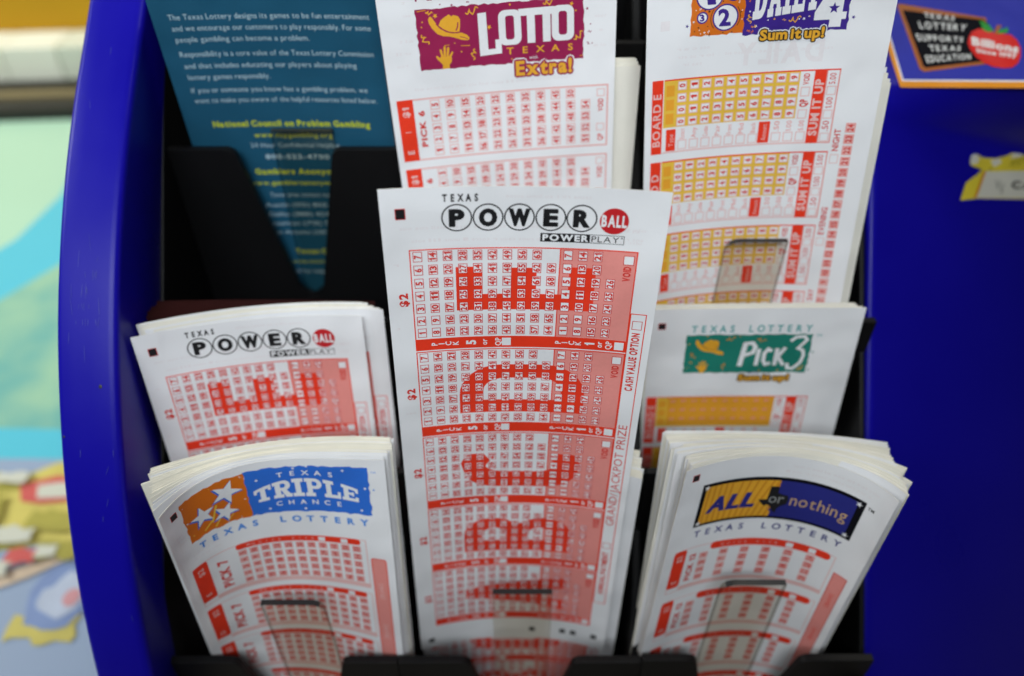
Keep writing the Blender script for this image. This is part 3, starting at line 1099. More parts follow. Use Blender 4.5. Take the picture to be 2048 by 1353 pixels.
def print_daily_slip(S, o):
    p = Print(S)
    mark(p, 4.1, 6.2, 6.5, 9.0)
    p.rect(4.6, 31.5, 7.6, 34.5, 'ghost', 0)
    ghost_lines(p, 10, 24, (41, 43.5, 46), 31)
    ghost_lines(p, 26, 62, (43.5,), 32)
    p.text('DAILY', 58, 40.5, 30, 47, 'ghost', 0, 0.042)
    p.build('printed_marks', o)
    p = Print(S)
    p.poly('orange', 1, ragged(14.2, 18.0, 31.4, 36.9, .3, 1.3, 21))
    p.poly('purple', 1, ragged(31.3, 18.0, 64.0, 37.7, .35, 1.5, 22))
    for cu, cv, r, s in ((25.4, 31.8, 3.9, '2'), (18.0, 31.4, 1.6, '3'), (20.0, 24.8, 4.2, '1'), (27.6, 24.2, 2.6, '4')):
        p.disc(cu, cv, r, r, 'white', 2)
        p.ring(cu, cv, r, .45, 'purple', 3)
        p.text(s, cu - r * .48, cv - r * .6, cu + r * .48, cv + r * .6, 'purple', 4, 0.042, slant=-.15)
    for r0 in (4.7,):
        p.stroke(arc(25.4, 31.8, r0, r0, -40, 35, 8), .18, 'black', 3)
        p.stroke(arc(25.4, 31.8, r0, r0, 140, 215, 8), .18, 'black', 3)
    confetti(p, 15, 26, 31, 36.5, 26, ['white', 'black', 'black'], 2, 23, .42, avoid=((20.8, 27.2, 30, 36.3), (16, 29.5, 20, 33.3)))
    confetti(p, 32, 22, 63.5, 37.2, 20, ['gold', 'orange', 'white'], 2, 25, .5, avoid=((34, 20, 55, 33), (53, 22, 63.2, 37.6), (36, 34, 58, 38)))
    slab_text(p, 'DAILY', (1.0, 1.0, .6, .9, 1.0), 34.0, 54.5, lambda x: (20.5 - 1.2 * x, 33.2 - 2.2 * x), 'white', 3)
    four = [(58.2, 23.0), (62.0, 23.0), (61.9, 32.2), (63.3, 32.2), (63.2, 34.4), (61.9, 34.4), (61.9, 36.7), (58.2, 36.7), (58.3, 34.4), (53.4, 34.4), (53.4, 32.0)]
    p.poly('white', 4, four)
    p.poly('purple', 5, star(59.2, 31.0, 1.8, 0))
    squiggle(p, 47.5, 33.6, -.2, .95, 'gold', 3)
    squiggle(p, 33.2, 32.8, 1.4, .7, 'gold', 3)
    sum_it_up(p, 36.9, 36.6, 57.3, 39.6, 5)
    for cu, cv in ((13.2, 33.6), (65.2, 25.5), (65.6, 34)):
        p.poly('purple', 2, star(cu, cv, .65, .3))
    p.build('logo', o, label='orange patch with numbered balls beside a ragged purple patch of white lettering')
    for k, ch in enumerate('EDCBA'):
        q = Print(S)
        board_panel(q, 49.9 + 28.15 * k, 4, ch, False)
        q.build('bet_panel', o)
    q = Print(S)
    for i in range(24):
        small_cell(q, 70.6, 69.8 + 4.0 * i, 24 - i, 3.2, 3.3, 'pink', 'num', .3, 'lpink')
    for s, v in (('NIGHT', 78), ('EVENING', 110), ('DAY', 138), ('MORNING', 172)):
        n = len(s) * 1.55
        q.up(s, 65.6, v, 67.6, v - n, 'num', 1, 0.022)
        q.frame(65.3, v + 1.2, 68.2, v + 4.5, .25, 'lpink', 1)
    q.build('side_strip', o)


def print_hat_slip(S, o):
    """green logo with a hat"""
    p = Print(S)
    mark(p, 3.4, 6.5, 5.8, 9.0)
    p.build('printed_marks', o)
    p = Print(S)
    p.spread('TEXAS LOTTERY', 15.8, 60.4, 7.8, 10.8, 'tealt', 2, 0.022, .8)
    p.poly('teal', 1, ragged(14.3, 12.0, 61.2, 30.4, .3, 1.5, 41))
    hat(p, 17.8, 14.2, .86, 'gold', 'goldd', 2)
    hand(p, 19.4, 24.4, .80, 'gold', 2)
    squiggle(p, 17.4, 21.8, 1.1, .8, 'goldd', 2)
    squiggle(p, 31.0, 13.8, -.2, .9, 'goldd', 2)
    squiggle(p, 42.5, 14.5, .3, .9, 'goldd', 2)
    squiggle(p, 29.6, 27.2, 1.9, .8, 'goldd', 2)
    squiggle(p, 58.8, 28.2, -.6, .7, 'gold', 2)
    confetti(p, 15, 12.6, 60.5, 30, 10, ['gold', 'goldd'], 2, 43, .5, avoid=((17, 13, 60, 29),))
    W = 'white'
    p.stroke([(35.6, 27.2), (36.8, 16.0)], 1.9, W, 3)
    p.stroke([(36.2, 16.4), (39.4, 16.0), (40.6, 17.8), (40.0, 20.6), (36.6, 22.0)], 1.6, W, 3)
    p.stroke([(41.8, 26.9), (42.2, 18.8)], 1.6, W, 3)
    p.stroke([(47.2, 20.0), (45.6, 19.0), (44.4, 21.0), (44.4, 24.6), (45.4, 26.4), (47.2, 25.6)], 1.5, W, 3)
    p.stroke([(48.9, 26.9), (49.0, 18.6)], 1.6, W, 3)
    p.stroke([(52.0, 18.2), (49.6, 22.6), (52.3, 26.8)], 1.5, W, 3)
    p.stroke([(53.4, 15.2), (55.2, 13.4), (58.2, 13.0), (59.4, 14.6), (56.6, 18.6), (58.6, 19.6), (59.2, 22.0), (58.4, 25.6), (56.0, 28.4), (54.0, 28.2), (53.6, 25.8)], 1.25, W, 3)
    sum_it_up(p, 35.8, 31.4, 55.4, 34.3, 4)
    for cu, cv in ((62.4, 20.4), (62.0, 29)):
        p.poly('teal', 2, star(cu, cv, .6, .3))
    p.text('TM', 62.4, 12.0, 64.4, 13.2, 'tealt', 2, 0.0)
    p.build('logo', o, label='dark green patch with a gold hat and hand and white lettering')
    for k, ch in enumerate('EDCBA'):
        q = Print(S)
        board_panel(q, 42.5 + 27.5 * k, 3, ch, True)
        q.build('bet_panel', o)


def print_maroon_slip(S, o):
    p = Print(S)
    mark(p, 4.1, 6.2, 6.5, 9.0)
    ghost_lines(p, 8, 64, (55.4,), 51)
    ghost_lines(p, 4, 11, (27, 31, 35, 39, 43, 47), 52)
    ghost_lines(p, 69, 75, (31, 35.5, 40, 45), 53)
    p.build('printed_marks', o)
    p = Print(S)
    p.spread('TEXAS LOTTERY', 11.6, 66, 23.6, 26.4, 'maroon', 2, 0.022, .9)
    p.poly('maroon', 1, ragged(11.9, 29.0, 67.2, 48.8, .3, 1.4, 54))
    hat(p, 16.0, 31.4, 1.0, 'gold', 'maroon', 2)
    hand(p, 18.0, 41.3, 1.0, 'gold', 2)
    for a in ((14.4, 38.6, 1.0, .95), (16.5, 30.2, .2, .55), (30.4, 30.7, -.3, 1.1), (30.2, 44.8, 1.8, .9), (55.8, 29.6, -.25, 1.0), (65.4, 41.0, -.7, .95)):
        squiggle(p, a[0], a[1], a[2], a[3], 'gold', 2, .38)
    for cu, cv, r in ((18.4, 31.4, .9), (35.8, 36.4, .9), (63.2, 30.8, .8), (64.6, 33.0, .45), (14, 33, .4), (13.6, 34.6, .4), (26, 43.6, .4), (33.4, 43.4, .4), (43, 29.8, .5), (24.0, 40.6, .35), (42.8, 47.4, .4)):
        p.poly('gold', 2, star(cu, cv, r, cu))
    for a, b in (((20.5, 41.1), (22.2, 41.0)), ((26, 41.6), (29, 41.8)), ((12.6, 29.6), (15.5, 29.4)), ((66, 47.9), (67, 47.6))):
        p.stroke([a, b], .3, 'goldd', 2)
    W = 'white'
    p.poly(W, 3, [(32.2, 31.8), (35.0, 31.6), (35.1, 43.6), (37.6, 43.5), (37.6, 40.6), (39.6, 40.5), (39.6, 45.2), (32.2, 45.6)])
    p.poly(W, 3, rrect(38.9, 31.4, 46.4, 42.7, 2.2), rrect(41.2, 33.2, 44.1, 40.9, .9)[::-1])
    p.poly(W, 3, [(45.6, 31.4), (57.6, 31.2), (57.6, 33.6), (56.2, 33.6), (56.2, 42.4), (53.6, 42.4), (53.6, 33.6), (51.0, 33.6), (51.0, 42.5), (48.4, 42.5), (48.4, 33.6), (46.2, 33.6)])
    p.poly(W, 3, rrect(56.6, 31.0, 64.0, 42.4, 2.2), rrect(58.9, 32.9, 61.7, 40.5, .9)[::-1])
    p.spread('TEXAS', 41.2, 63.6, 43.6, 45.7, 'gold', 3, 0.022, 1.25)
    for ex, ik, l in ((1.0, 'white', 4), (.6, 'maroon', 5)):
        for a in range(8):
            dx, dy = ex * math.cos(a * PI / 4), ex * math.sin(a * PI / 4)
            p.text('Extra!', 44.0 + dx, 48.5 + dy, 63.3 + dx, 53.0 + dy, ik, l + a * .01, 0.042, gap=0.06)
    p.text('Extra!', 44.0, 48.5, 63.3, 53.0, 'gold', 6, 0.042, gap=0.06)
    p.text('with', 48.8, 46.7, 51.6, 47.8, 'white', 6, 0.0)
    confetti(p, 68.2, 30, 70.2, 44, 5, ['maroon'], 2, 55, .55)
    confetti(p, 17, 27.2, 30, 28.6, 4, ['maroon'], 2, 56, .55)
    p.build('logo', o, label='ragged maroon patch with a gold hat and hand and white lettering')
    for k, ch in enumerate('EDCBA'):
        v = 58.1 + 25.7 * k
        q = Print(S)
        q.frame(2.2, v, 75.9, v + 22.6, .55, 'lpink', 1)
        q.frame(2.1, v, 75.9, v + 22.6, .18, 'pink', 2)
        q.rect(2.2, v, 7.7, v + 22.5, 'red', 3)
        q.up('$1', 3.9, v + 6.2, 6.0, v + 2.6, 'lpink', 4, 0.042)
        q.stroke([(3.9, v + 11.6), (6.0, v + 11.6)], .25, 'lpink', 4)
        q.upc(ch, 5.0, v + 19.2, 2.1, 'lpink', 4, 0.042)
        q.up('PICK 6', 9.3, v + 17.6, 11.2, v + 4.3, 'num', 2, 0.042)
        for j in range(11):
            for i in range(5):
                if j == 10 and i == 0:
                    continue
                n = j * 5 + 5 - i if j < 10 else 55 - i
                small_cell(q, 15.2 + 5.28 * j, v + 2.6 + 4.22 * i, n, 3.3, 3.6, 'lpink', 'num', .4)
        q.frame(71.9, v + 1.4, 74.7, v + 4.2, .3, 'lpink', 2)
        q.up('VOID', 72.4, v + 9.6, 74.2, v + 5.0, 'num', 2, 0.022)
        q.frame(71.9, v + 14.0, 74.7, v + 16.8, .3, 'lpink', 2)
        q.up('QP', 72.4, v + 20.6, 74.2, v + 18.0, 'num', 2, 0.022)
        q.build('bet_panel', o)


def print_brochure(S, o):
    p = Print(S)
    T = 'lblue'

    def line(s, u0, u1, vc, ik, b=0.0, h=2.1):
        p.text(s, u0 * .909, (vc - h / 2) * .909, u1 * .909, (vc + h / 2) * .909, ik, 2, b)
    line('The Texas Lottery designs its games to be fun entertainment', 6.2, 84.6, 40.6, T)
    line('and we encourage our customers to play responsibly. For some', 6.5, 84.6, 44.9, T)
    line('people gambling can become a problem.', 6.6, 59.2, 49.3, T)
    line('Responsibility is a core value of the Texas Lottery Commission', 6.5, 84.2, 55.2, T)
    line('and that includes educating our players about playing', 6.9, 76.5, 60.0, T)
    line('lottery games responsibly.', 7.0, 40.2, 64.7, T)
    line('If you or someone you know has a gambling problem, we', 6.6, 79.5, 70.3, T)
    line('want to make you aware of the helpful resources listed below.', 6.7, 82.8, 74.8, T)
    line('National Council on Problem Gambling', 11.3, 78.3, 85.6, 'lime', 0.042, 2.5)
    line('www.ncpgambling.org', 27.4, 61.1, 91.0, 'lime', 0.022)
    line('24 Hour Confidential Helpline', 24.8, 63.5, 95.8, T)
    line('800-522-4700', 30.0, 58.0, 101.4, T, 0.022)
    line('Gamblers Anonymous', 23.7, 65.0, 108.7, 'lime', 0.042, 2.5)
    line('www.gamblersanonymous.org', 19.8, 68.0, 114.4, 'lime', 0.022)
    for s, a, b, v in (('Texas area contact numbers', 27.7, 61, 120.6), ('Austin (512) 860-2958', 24.3, 62, 126.0), ('Dallas (888) 424-3577', 25, 62, 131.0),
                       ('Houston (713) 507-1111', 22.5, 63, 136.0), ('San Antonio (210) 697-0110', 24.0, 64, 141.0)):
        line(s, a, b, v, T)
    line('Texas Council', 33, 58, 152, 'lime', 0.042, 2.5)
    line('www.texasgambling.org', 30, 62, 158, 'lime')
    line('Call for help and support', 28, 62, 164, T)
    p.build('printed_text', o)


# ------------------------------------------------------------------ counter and background (seen blurred on the left)
def flat(name, pts, z, mat, **kw):
    t = tessellate_polygon([[Vector((x, y, 0)) for x, y in pts]])
    o = mesh_obj(name, [(x, y, z) for x, y in pts], [tuple(i) for i in t], mat)
    import bmesh
    bm = bmesh.new(); bm.from_mesh(o.data)
    bmesh.ops.recalc_face_normals(bm, faces=bm.faces)
    for f in bm.faces:
        if f.normal.z < 0:
            f.normal_flip()
    bm.to_mesh(o.data); bm.free()
    return o


def mat_art():
    """printed art of the counter mat: soft noise between two greens"""
    m = principled('mat_mint', (0.40, 0.66, 0.50), 0.35, 0.4)
    nt = m.node_tree
    tc = nt.nodes.new('ShaderNodeTexCoord')
    n = nt.nodes.new('ShaderNodeTexNoise')
    n.inputs['Scale'].default_value = 16
    n.inputs['Detail'].default_value = 5
    cr = nt.nodes.new('ShaderNodeValToRGB')
    cr.color_ramp.elements[0].position = .35
    cr.color_ramp.elements[0].color = (0.36, 0.58, 0.38, 1)
    cr.color_ramp.elements[1].position = .65
    cr.color_ramp.elements[1].color = (0.16, 0.42, 0.38, 1)
    nt.links.new(tc.outputs['Object'], n.inputs['Vector'])
    nt.links.new(n.outputs['Fac'], cr.inputs['Fac'])
    nt.links.new(cr.outputs['Color'], nt.nodes['Principled BSDF'].inputs['Base Color'])
    return m


COUNTER = principled('counter_laminate', (0.25, 0.22, 0.18), 0.5, 0.4, noise=0.15, nscale=20)
tag(flat('counter_top', [(-1500, -200), (900, -200), (900, 1600), (-1500, 1600)], -450, COUNTER), kind='structure')

mat_root = empty('counter_mat', (-500, 500, -448))
tag(mat_root, 'blurred glossy counter mat in mint green, sky blue and yellow on the far left', 'counter mat')


def art(name, pts, z, mat):
    o = flat(name, pts, z, mat)
    attach(o, mat_root)
    return o


M_SKY = principled('mat_sky', (0.10, 0.52, 0.66), 0.35, 0.4, noise=.08, nscale=6)
M_PALE = principled('mat_pale', (0.42, 0.66, 0.50), 0.35, 0.4, noise=.06, nscale=6)
M_GREY = principled('mat_greyblue', (0.30, 0.38, 0.52), 0.35, 0.4, noise=.08, nscale=8)
M_YEL = principled('mat_yellow', (0.60, 0.52, 0.14), 0.35, 0.4, noise=.35, nscale=25)
M_OLIVE = principled('mat_olive', (0.40, 0.36, 0.08), 0.35, 0.4, noise=.35, nscale=25)
M_RED = principled('mat_red', (0.60, 0.12, 0.11), 0.35, 0.4, noise=.1, nscale=25)
M_WHITE = principled('mat_white', (0.60, 0.61, 0.52), 0.35, 0.4)
M_BLUEP = principled('mat_blueprint', (0.22, 0.30, 0.52), 0.35, 0.4, noise=.2, nscale=25)

art('pale_field', [(-760, 140), (-150, 140), (-150, 890), (-760, 890)], -448.0, M_PALE)
art('sky_band', [(-620, 470), (-520, 560), (-480, 640), (-470, 720), (-490, 830), (-430, 830), (-400, 720), (-400, 620), (-430, 540), (-500, 440), (-560, 410), (-620, 420)], -447.4, M_SKY)
art('mint_hill', [(-620, 372), (-300, 372), (-270, 420), (-300, 500), (-360, 580), (-420, 600), (-455, 540), (-480, 500), (-540, 470), (-620, 460)], -446.8, mat_art())
art('sky_strip', [(-700, 360), (-240, 360), (-240, 392), (-380, 396), (-420, 385), (-700, 385)], -446.2, M_SKY)
art('grey_field', [(-700, 140), (-150, 140), (-150, 364), (-700, 370)], -445.6, M_GREY)
art('yellow_patch', [(-420, 352), (-370, 356), (-340, 350), (-322, 362), (-300, 366), (-270, 360), (-262, 330), (-270, 300), (-300, 296), (-330, 290), (-380, 288), (-420, 300)], -445.0, M_YEL)
art('olive_shade', [(-420, 352), (-345, 352), (-336, 340), (-352, 334), (-420, 338)], -444.4, M_OLIVE)
art('olive_shade', [(-420, 306), (-330, 304), (-318, 292), (-345, 288), (-420, 286)], -444.4, M_OLIVE)
art('red_patch', [(-339, 342), (-316, 350), (-296, 346), (-300, 328), (-318, 326), (-332, 328)], -443.8, M_RED)
art('white_letters', [(-326, 341), (-310, 344), (-298, 341), (-302, 331), (-322, 330)], -443.2, M_WHITE)
art('seal', ragged(-298, 228, -258, 246, 3, 6, 71), -444.4, M_YEL)
art('seal_ring', [(x + random.uniform(-2, 2), y + random.uniform(-2, 2)) for x, y in arc(-276, 258, 20, 23, 0, 345, 18)], -443.8, M_BLUEP)
art('seal_ring', [(x + random.uniform(-3, 3), y + random.uniform(-3, 3)) for x, y in arc(-274, 258, 13, 15, 0, 345, 14)], -443.2, principled('mat_haze', (0.46, 0.52, 0.64), 0.4, 0.4, noise=.25, nscale=60))
art('seal_heart', arc(-268, 256, 5, 6, 0, 350, 20), -442.6, principled('mat_rose', (0.60, 0.30, 0.32), 0.4, 0.4))
for i, (x, y, w, h, m_) in enumerate(((-400, 345, 22, 8, M_OLIVE), (-372, 322, 16, 9, M_OLIVE), (-352, 318, 12, 12, M_OLIVE), (-300, 312, 18, 7, M_OLIVE), (-285, 340, 12, 10, M_WHITE), (-330, 300, 20, 5, M_WHITE),
                                   (-290, 288, 14, 6, M_OLIVE), (-345, 345, 10, 5, M_WHITE), (-310, 283, 9, 5, M_RED), (-296, 287, 7, 4, M_WHITE), (-322, 274, 9, 5, M_WHITE), (-262, 300, 12, 6, M_YEL), (-278, 318, 9, 8, M_OLIVE))):
    art('art_patch', ragged(x - w, y - h, x + w, y + h, 2.5, 6, 90 + i), -442.0 + .3 * i, m_)
art('pink_ribbon', [(-322, 272), (-304, 280), (-286, 292), (-268, 296), (-268, 286), (-284, 282), (-302, 270), (-318, 262)], -443.8, principled('mat_pinkgold', (0.58, 0.46, 0.34), 0.4, 0.4, noise=.5, nscale=60))

M_FRAME = principled('frame_black', (0.012, 0.011, 0.010), 0.35, 0.4)
M_TANBAR = principled('frame_tan', (0.20, 0.16, 0.075), 0.35, 0.5, noise=.1, nscale=30)
fr = empty('counter_rail', (-600, 915, -448))
tag(fr, 'blurred dark metal frame rail with a tan strip behind the counter mat', 'frame rail')


def rail(name, y0, y1, z0, z1, mat, parent, dy=22):
    x0, x1 = -1150, -260
    s = dy / 300.0
    pts = [(x0, y0 + s * (x0 + 600)), (x1, y0 + s * (x1 + 600)), (x1, y1 + s * (x1 + 600)), (x0, y1 + s * (x0 + 600))]
    return prism(name, pts, 'z', z0, z1, mat, parent, 2.0)


rail('lower_rail', 884, 915, -449.5, -434, M_FRAME, fr)
rail('tan_strip', 915.2, 934, -449.5, -430, M_TANBAR, fr)
rail('upper_rail', 934.2, 952, -449.5, -426, M_FRAME, fr)
ld = empty('shelf_ledge', (-600, 980, -448))
tag(ld, 'blurred cream shelf edge of pale blocks below the amber wall', 'shelf edge')
for i in range(14):
    a, b = -1150 + 66 * i, -1150 + 66 * i + 64.5
    s = 22 / 300.0
    m = principled('ledge_cream', (0.84, 0.86, 0.74), 0.5, 0.3) if i % 3 else principled('ledge_pale', (0.70, 0.74, 0.62), 0.5, 0.3)
    prism('block', [(a, 956 + s * (a + 600)), (b, 956 + s * (b + 600)), (b, 1010 + s * (b + 600)), (a, 1010 + s * (a + 600))], 'z', -449.5, -388, m, ld, 1.0)
M_AMBER = principled('amber_wall', (0.50, 0.27, 0.010), 0.6, 0.2, noise=.10, nscale=10)
s = 22 / 300.0
tag(prism('wall', [(-1300, 1012 + s * -700), (-240, 1012 + s * 360), (-240, 1040 + s * 360), (-1300, 1040 + s * -700)], 'z', -449.5, 150, M_AMBER),
    'blurred amber wall behind the pale shelf edge, top left', 'wall')

# ------------------------------------------------------------------ the dispenser: blue shell, black tiered rack
disp = empty('slip_dispenser', (0, 240, -448))
tag(disp, 'blue plastic play slip dispenser with black tiered pockets and clear tabs', 'dispenser')

# left side panel: rim arc in (y, z)
RIM = []
for yp, xp in ((-220, 205), (-120, 196), (0, 179.6), (75, 164), (168.5, 148.6), (248, 135), (355, 124), (466, 116), (576, 110.3), (680, 109.5), (765, 111.5), (912, 118.5), (1000, 126.5), (1117, 141), (1205, 157), (1293, 176), (1353, 190.5), (1440, 214), (1540, 244)):
    zc = 1600 * 150 / (1024 - xp)
    up = -(yp - 676.5) / 1600 * zc
    RIM.append((zc * math.cos(PITCH) + up * math.sin(PITCH), -zc * math.sin(PITCH) + up * math.cos(PITCH)))
RIM = np.array(RIM)
for _ in range(2):      # even out
    RIM[1:-1] = (RIM[:-2] + 2 * RIM[1:-1] + RIM[2:]) / 4
t0 = np.linspace(0, 1, len(RIM))
t1 = np.linspace(0, 1, 61)
RIM = np.stack([np.interp(t1, t0, RIM[:, 0]), np.interp(t1, t0, RIM[:, 1])], 1)
for _ in range(3):
    RIM[1:-1] = (RIM[:-2] + 2 * RIM[1:-1] + RIM[2:]) / 4


def rim_panel(name, x_out, x_in, depth=150, slope=1.0):
    """solid side panel: rounded outer edge, front rim face, crease, inner side face, following the arc"""
    d = np.gradient(RIM, axis=0)
    d /= np.linalg.norm(d, axis=1, keepdims=True)
    nrm = np.stack([d[:, 1], -d[:, 0]], 1)
    if nrm[30] @ np.array([-.67, .74]) < 0:
        nrm = -nrm
    # cross-section: (x, height above rim line along nrm)
    sg = 1 if x_in > x_out else -1
    cs = [(x_out, -depth), (x_out, -1.7), (x_out + sg * .25, -.7), (x_out + sg * .9, -.12), (x_out + sg * 2.0, 0.05), (x_out + sg * 6, .12), (x_out + sg * 11, .12), (x_in - sg * 3.0, 0.05),
          (x_in - sg * 1.4, -.16), (x_in - sg * .5, -.75), (x_in - sg * .1, -1.7), (x_in, -3.0), (x_in - sg * slope * 1.5, -depth)]
    V, F = [], []
    n, m = len(RIM), len(cs)
    for i in range(n):
        for x, h in cs:
            p = RIM[i] + nrm[i] * h if h > -10 else RIM[i] + np.array([.67, -.74]) * -h
            V.append((x, p[0], p[1]))
    for i in range(n - 1):
        for j in range(m):
            k = (j + 1) % m
            F.append((i * m + j, i * m + k, (i + 1) * m + k, (i + 1) * m + j))
    o = mesh_obj(name, V, F, BLUE, disp, smooth=True)
    import bmesh
    bm = bmesh.new(); bm.from_mesh(o.data)
    bmesh.ops.recalc_face_normals(bm, faces=bm.faces)
    bm.to_mesh(o.data); bm.free()
    return o


lp = rim_panel('side_panel', -150, -130.0, slope=8.5)
def rim_mark(name, i, dx, w, h, mat, ang=0.0):
    d = RIM[i + 1] - RIM[i - 1]
    d = d / np.linalg.norm(d)
    n = np.array([d[1], -d[0]])
    n = n if n @ np.array([-.67, .74]) > 0 else -n
    pts = []
    for a in arc(0, 0, w, h, 0, 330, 11):
        x = a[0] * math.cos(ang) - a[1] * math.sin(ang)
        t = a[0] * math.sin(ang) + a[1] * math.cos(ang)
        q = RIM[i] + d * t + n * .16
        pts.append((-150 + dx + x, q[0], q[1]))
    k = len(pts)
    c = np.mean(pts, axis=0) + np.array([0, n[0], n[1]]) * .12
    return mesh_obj(name, pts + [tuple(c)], [(i_, (i_ + 1) % k, k) for i_ in range(k)], mat, lp, smooth=True)


def rim_at(yp):
    f = [-(r[0] * math.sin(PITCH) + r[1] * math.cos(PITCH)) / (r[0] * math.cos(PITCH) - r[1] * math.sin(PITCH)) * 1600 + 676.5 for r in RIM]
    return int(np.argmin(np.abs(np.array(f) - yp)))


rim_mark('chip', rim_at(778), 14.4, .55, .7, EDGE)
rim_mark('chip', rim_at(884), 1.6, .4, .4, EDGE)
SCUFF = principled('scuffed_plastic', (0.05, 0.06, 0.34), 0.6, 0.3)
rs = random.Random(5)
for k in range(26):
    rim_mark('scratch', rim_at(rs.gauss(585, 55)), min(17, max(3, rs.gauss(10, 2.6))), rs.uniform(.05, .10), rs.uniform(.8, 3.2), SCUFF, rs.uniform(-.15, .1))
for k in range(10):
    rim_mark('scratch', rim_at(rs.uniform(100, 1250)), rs.uniform(2, 18), rs.uniform(.05, .09), rs.uniform(.5, 2.0), SCUFF, rs.uniform(-.5, .5))
lp['label'] = 'curved glossy blue side panel with a scuffed rim'

# right: face panel in the plane of the pocket fronts, bending back into a shelf above
SLOPE_U = np.array([0, math.sin(PITCH), math.cos(PITCH)])       # up along the sloped face
SLOPE_N = np.array([0, -math.cos(PITCH), math.sin(PITCH)])      # out of the face
LEFT_IN, RIGHT_IN = -136.0, 139.0


def on_face(xp, yp, zc):
    return np.array([(xp - 1024) / 1600 * zc, 0, 0]) + SLOPE_U * (-(yp - 676.5) / 1600 * zc) - SLOPE_N * zc


def right_panel():
    """rows from the bottom of the face up over the bend to the top shelf; columns from the pocket edge to the right"""
    rows = []
    e18 = math.radians(18.7)
    shelf = np.array([0, math.cos(e18), math.sin(e18)])
    for yp in (1560, 1480, 1400, 1320, 1240, 1120, 1000, 880, 760, 640, 520, 420, 340, 280, 240):
        zc = 311 + max(0, yp - 400) * .0075
        rows.append(on_face(1024, yp, zc))
    base = rows[-1]
    bend = on_face(1024, 190, 310)
    for k in range(1, 8):
        a = k / 7
        d = (1 - a) * SLOPE_U + a * shelf
        rows.append(rows[-1] + d / np.linalg.norm(d) * 2.6)
    for k in range(1, 9):
        rows.append(rows[-1] + shelf * 12)
    cols = [0, .6, 1.6, 3.2, 6, 12, 20, 32, 50, 75, 105, 140, 180]
    V = []
    n, m = len(rows), len(cols)
    turn = math.tan(math.radians(28))
    back = np.array([0, .67, -.74])
    for i, r in enumerate(rows):
        for c in cols:
            edge = 3.2 * (1 - min(1, c / 3.2)) ** 2
            p = np.array([RIGHT_IN + c, r[1], r[2]])
            hgt = 1.0 if i < 15 else max(0, 1 - (i - 14) / 6)
            p = p - SLOPE_N * (edge + c * turn * hgt)
            V.append(p)
    F = []
    for i in range(n - 1):
        for j in range(m - 1):
            F.append((i * m + j, i * m + j + 1, (i + 1) * m + j + 1, (i + 1) * m + j))
    k = len(V)
    for i in range(n):           # inner side wall going back
        V.append(np.array([RIGHT_IN, V[i * m][1], V[i * m][2]]) - SLOPE_N * 60)
    for i in range(n - 1):
        F.append((k + i, i * m, (i + 1) * m, k + i + 1))
    o = mesh_obj('front_panel', V, F, BLUE, disp, smooth=True)
    sub = o.modifiers.new('sub', 'SUBSURF')
    sub.levels = sub.render_levels = 1
    o['label'] = 'dark blue right hand panel bending back into a lit shelf with stickers'
    return o, rows, shelf


rp, ROWS, SHELF = right_panel()

# black rack
TIERS = [(145.0, 3), (190.0, 2), (232.0, 1), (297.0, 0)]
DIVX = (-133.0, -44.0, 50.0, RIGHT_IN)


def pocket_front(ci, y, ztop, zbot=-446, nw=39.0, cx=None, depth=78.0):
    x0, x1 = DIVX[ci] + .15, DIVX[ci + 1] - .15
    c = (x0 + x1) / 2 if cx is None else cx
    r = 4.0
    a, b = c - nw / 2, c + nw / 2
    tp = .17 * depth
    R = 9.0
    pts = [(x0, zbot), (x1, zbot), (x1, ztop)]
    pts += arc(b + r, ztop - r, r, r, 90, 172, 5)
    pts += arc(b - tp - R, ztop - depth + R, R, R, 0, -90, 5)
    pts += arc(a + tp + R, ztop - depth + R, R, R, -90, -180, 5)
    pts += arc(a - r, ztop - r, r, r, 8, 90, 5)
    pts += [(x0, ztop)]
    return prism('pocket_front', pts, 'y', y, y + 3.0, BLACK, disp, 0.7)


pocket_front(0, 145, -298.5, cx=-85.5)
pocket_front(1, 145, -298.5, cx=3.6)
pocket_front(2, 145, -297.0, cx=91.0)
for ci in range(3):
    pocket_front(ci, 187, -250 if ci == 0 else -236)
    pocket_front(ci, 230, -199)
pocket_front(0, 275.5, -151.2, cx=-87.7, nw=36.2, depth=72.0)
pocket_front(1, 297, -118.5)
pocket_front(2, 297, -118.5)
box('back_wall', LEFT_IN, RIGHT_IN, 345, 349, -446, -60, BLACK, disp)
box('rack_floor', LEFT_IN, RIGHT_IN, 120, 345, -447, -444, BLACK, disp)
face = lambda yp, zc: on_face(1024, yp, zc)


def divider(x, th, zc=321.0, x1=None):
    poly = [(face(yp, zc)[1], face(yp, zc)[2]) for yp in (1480, 1100, 700, 300, -60)] + [(344.5, -62), (344.5, -443.5), (150, -443.5)]
    return prism('divider', poly, 'x', x - th / 2, x + th / 2, BLACK, disp, 0.8)


divider(-44, 3.0)
divider(50, 3.6)
divider(-132.9, 2.0, 303.0)
divider(RIGHT_IN - 1.2, 2.2, 314.5)


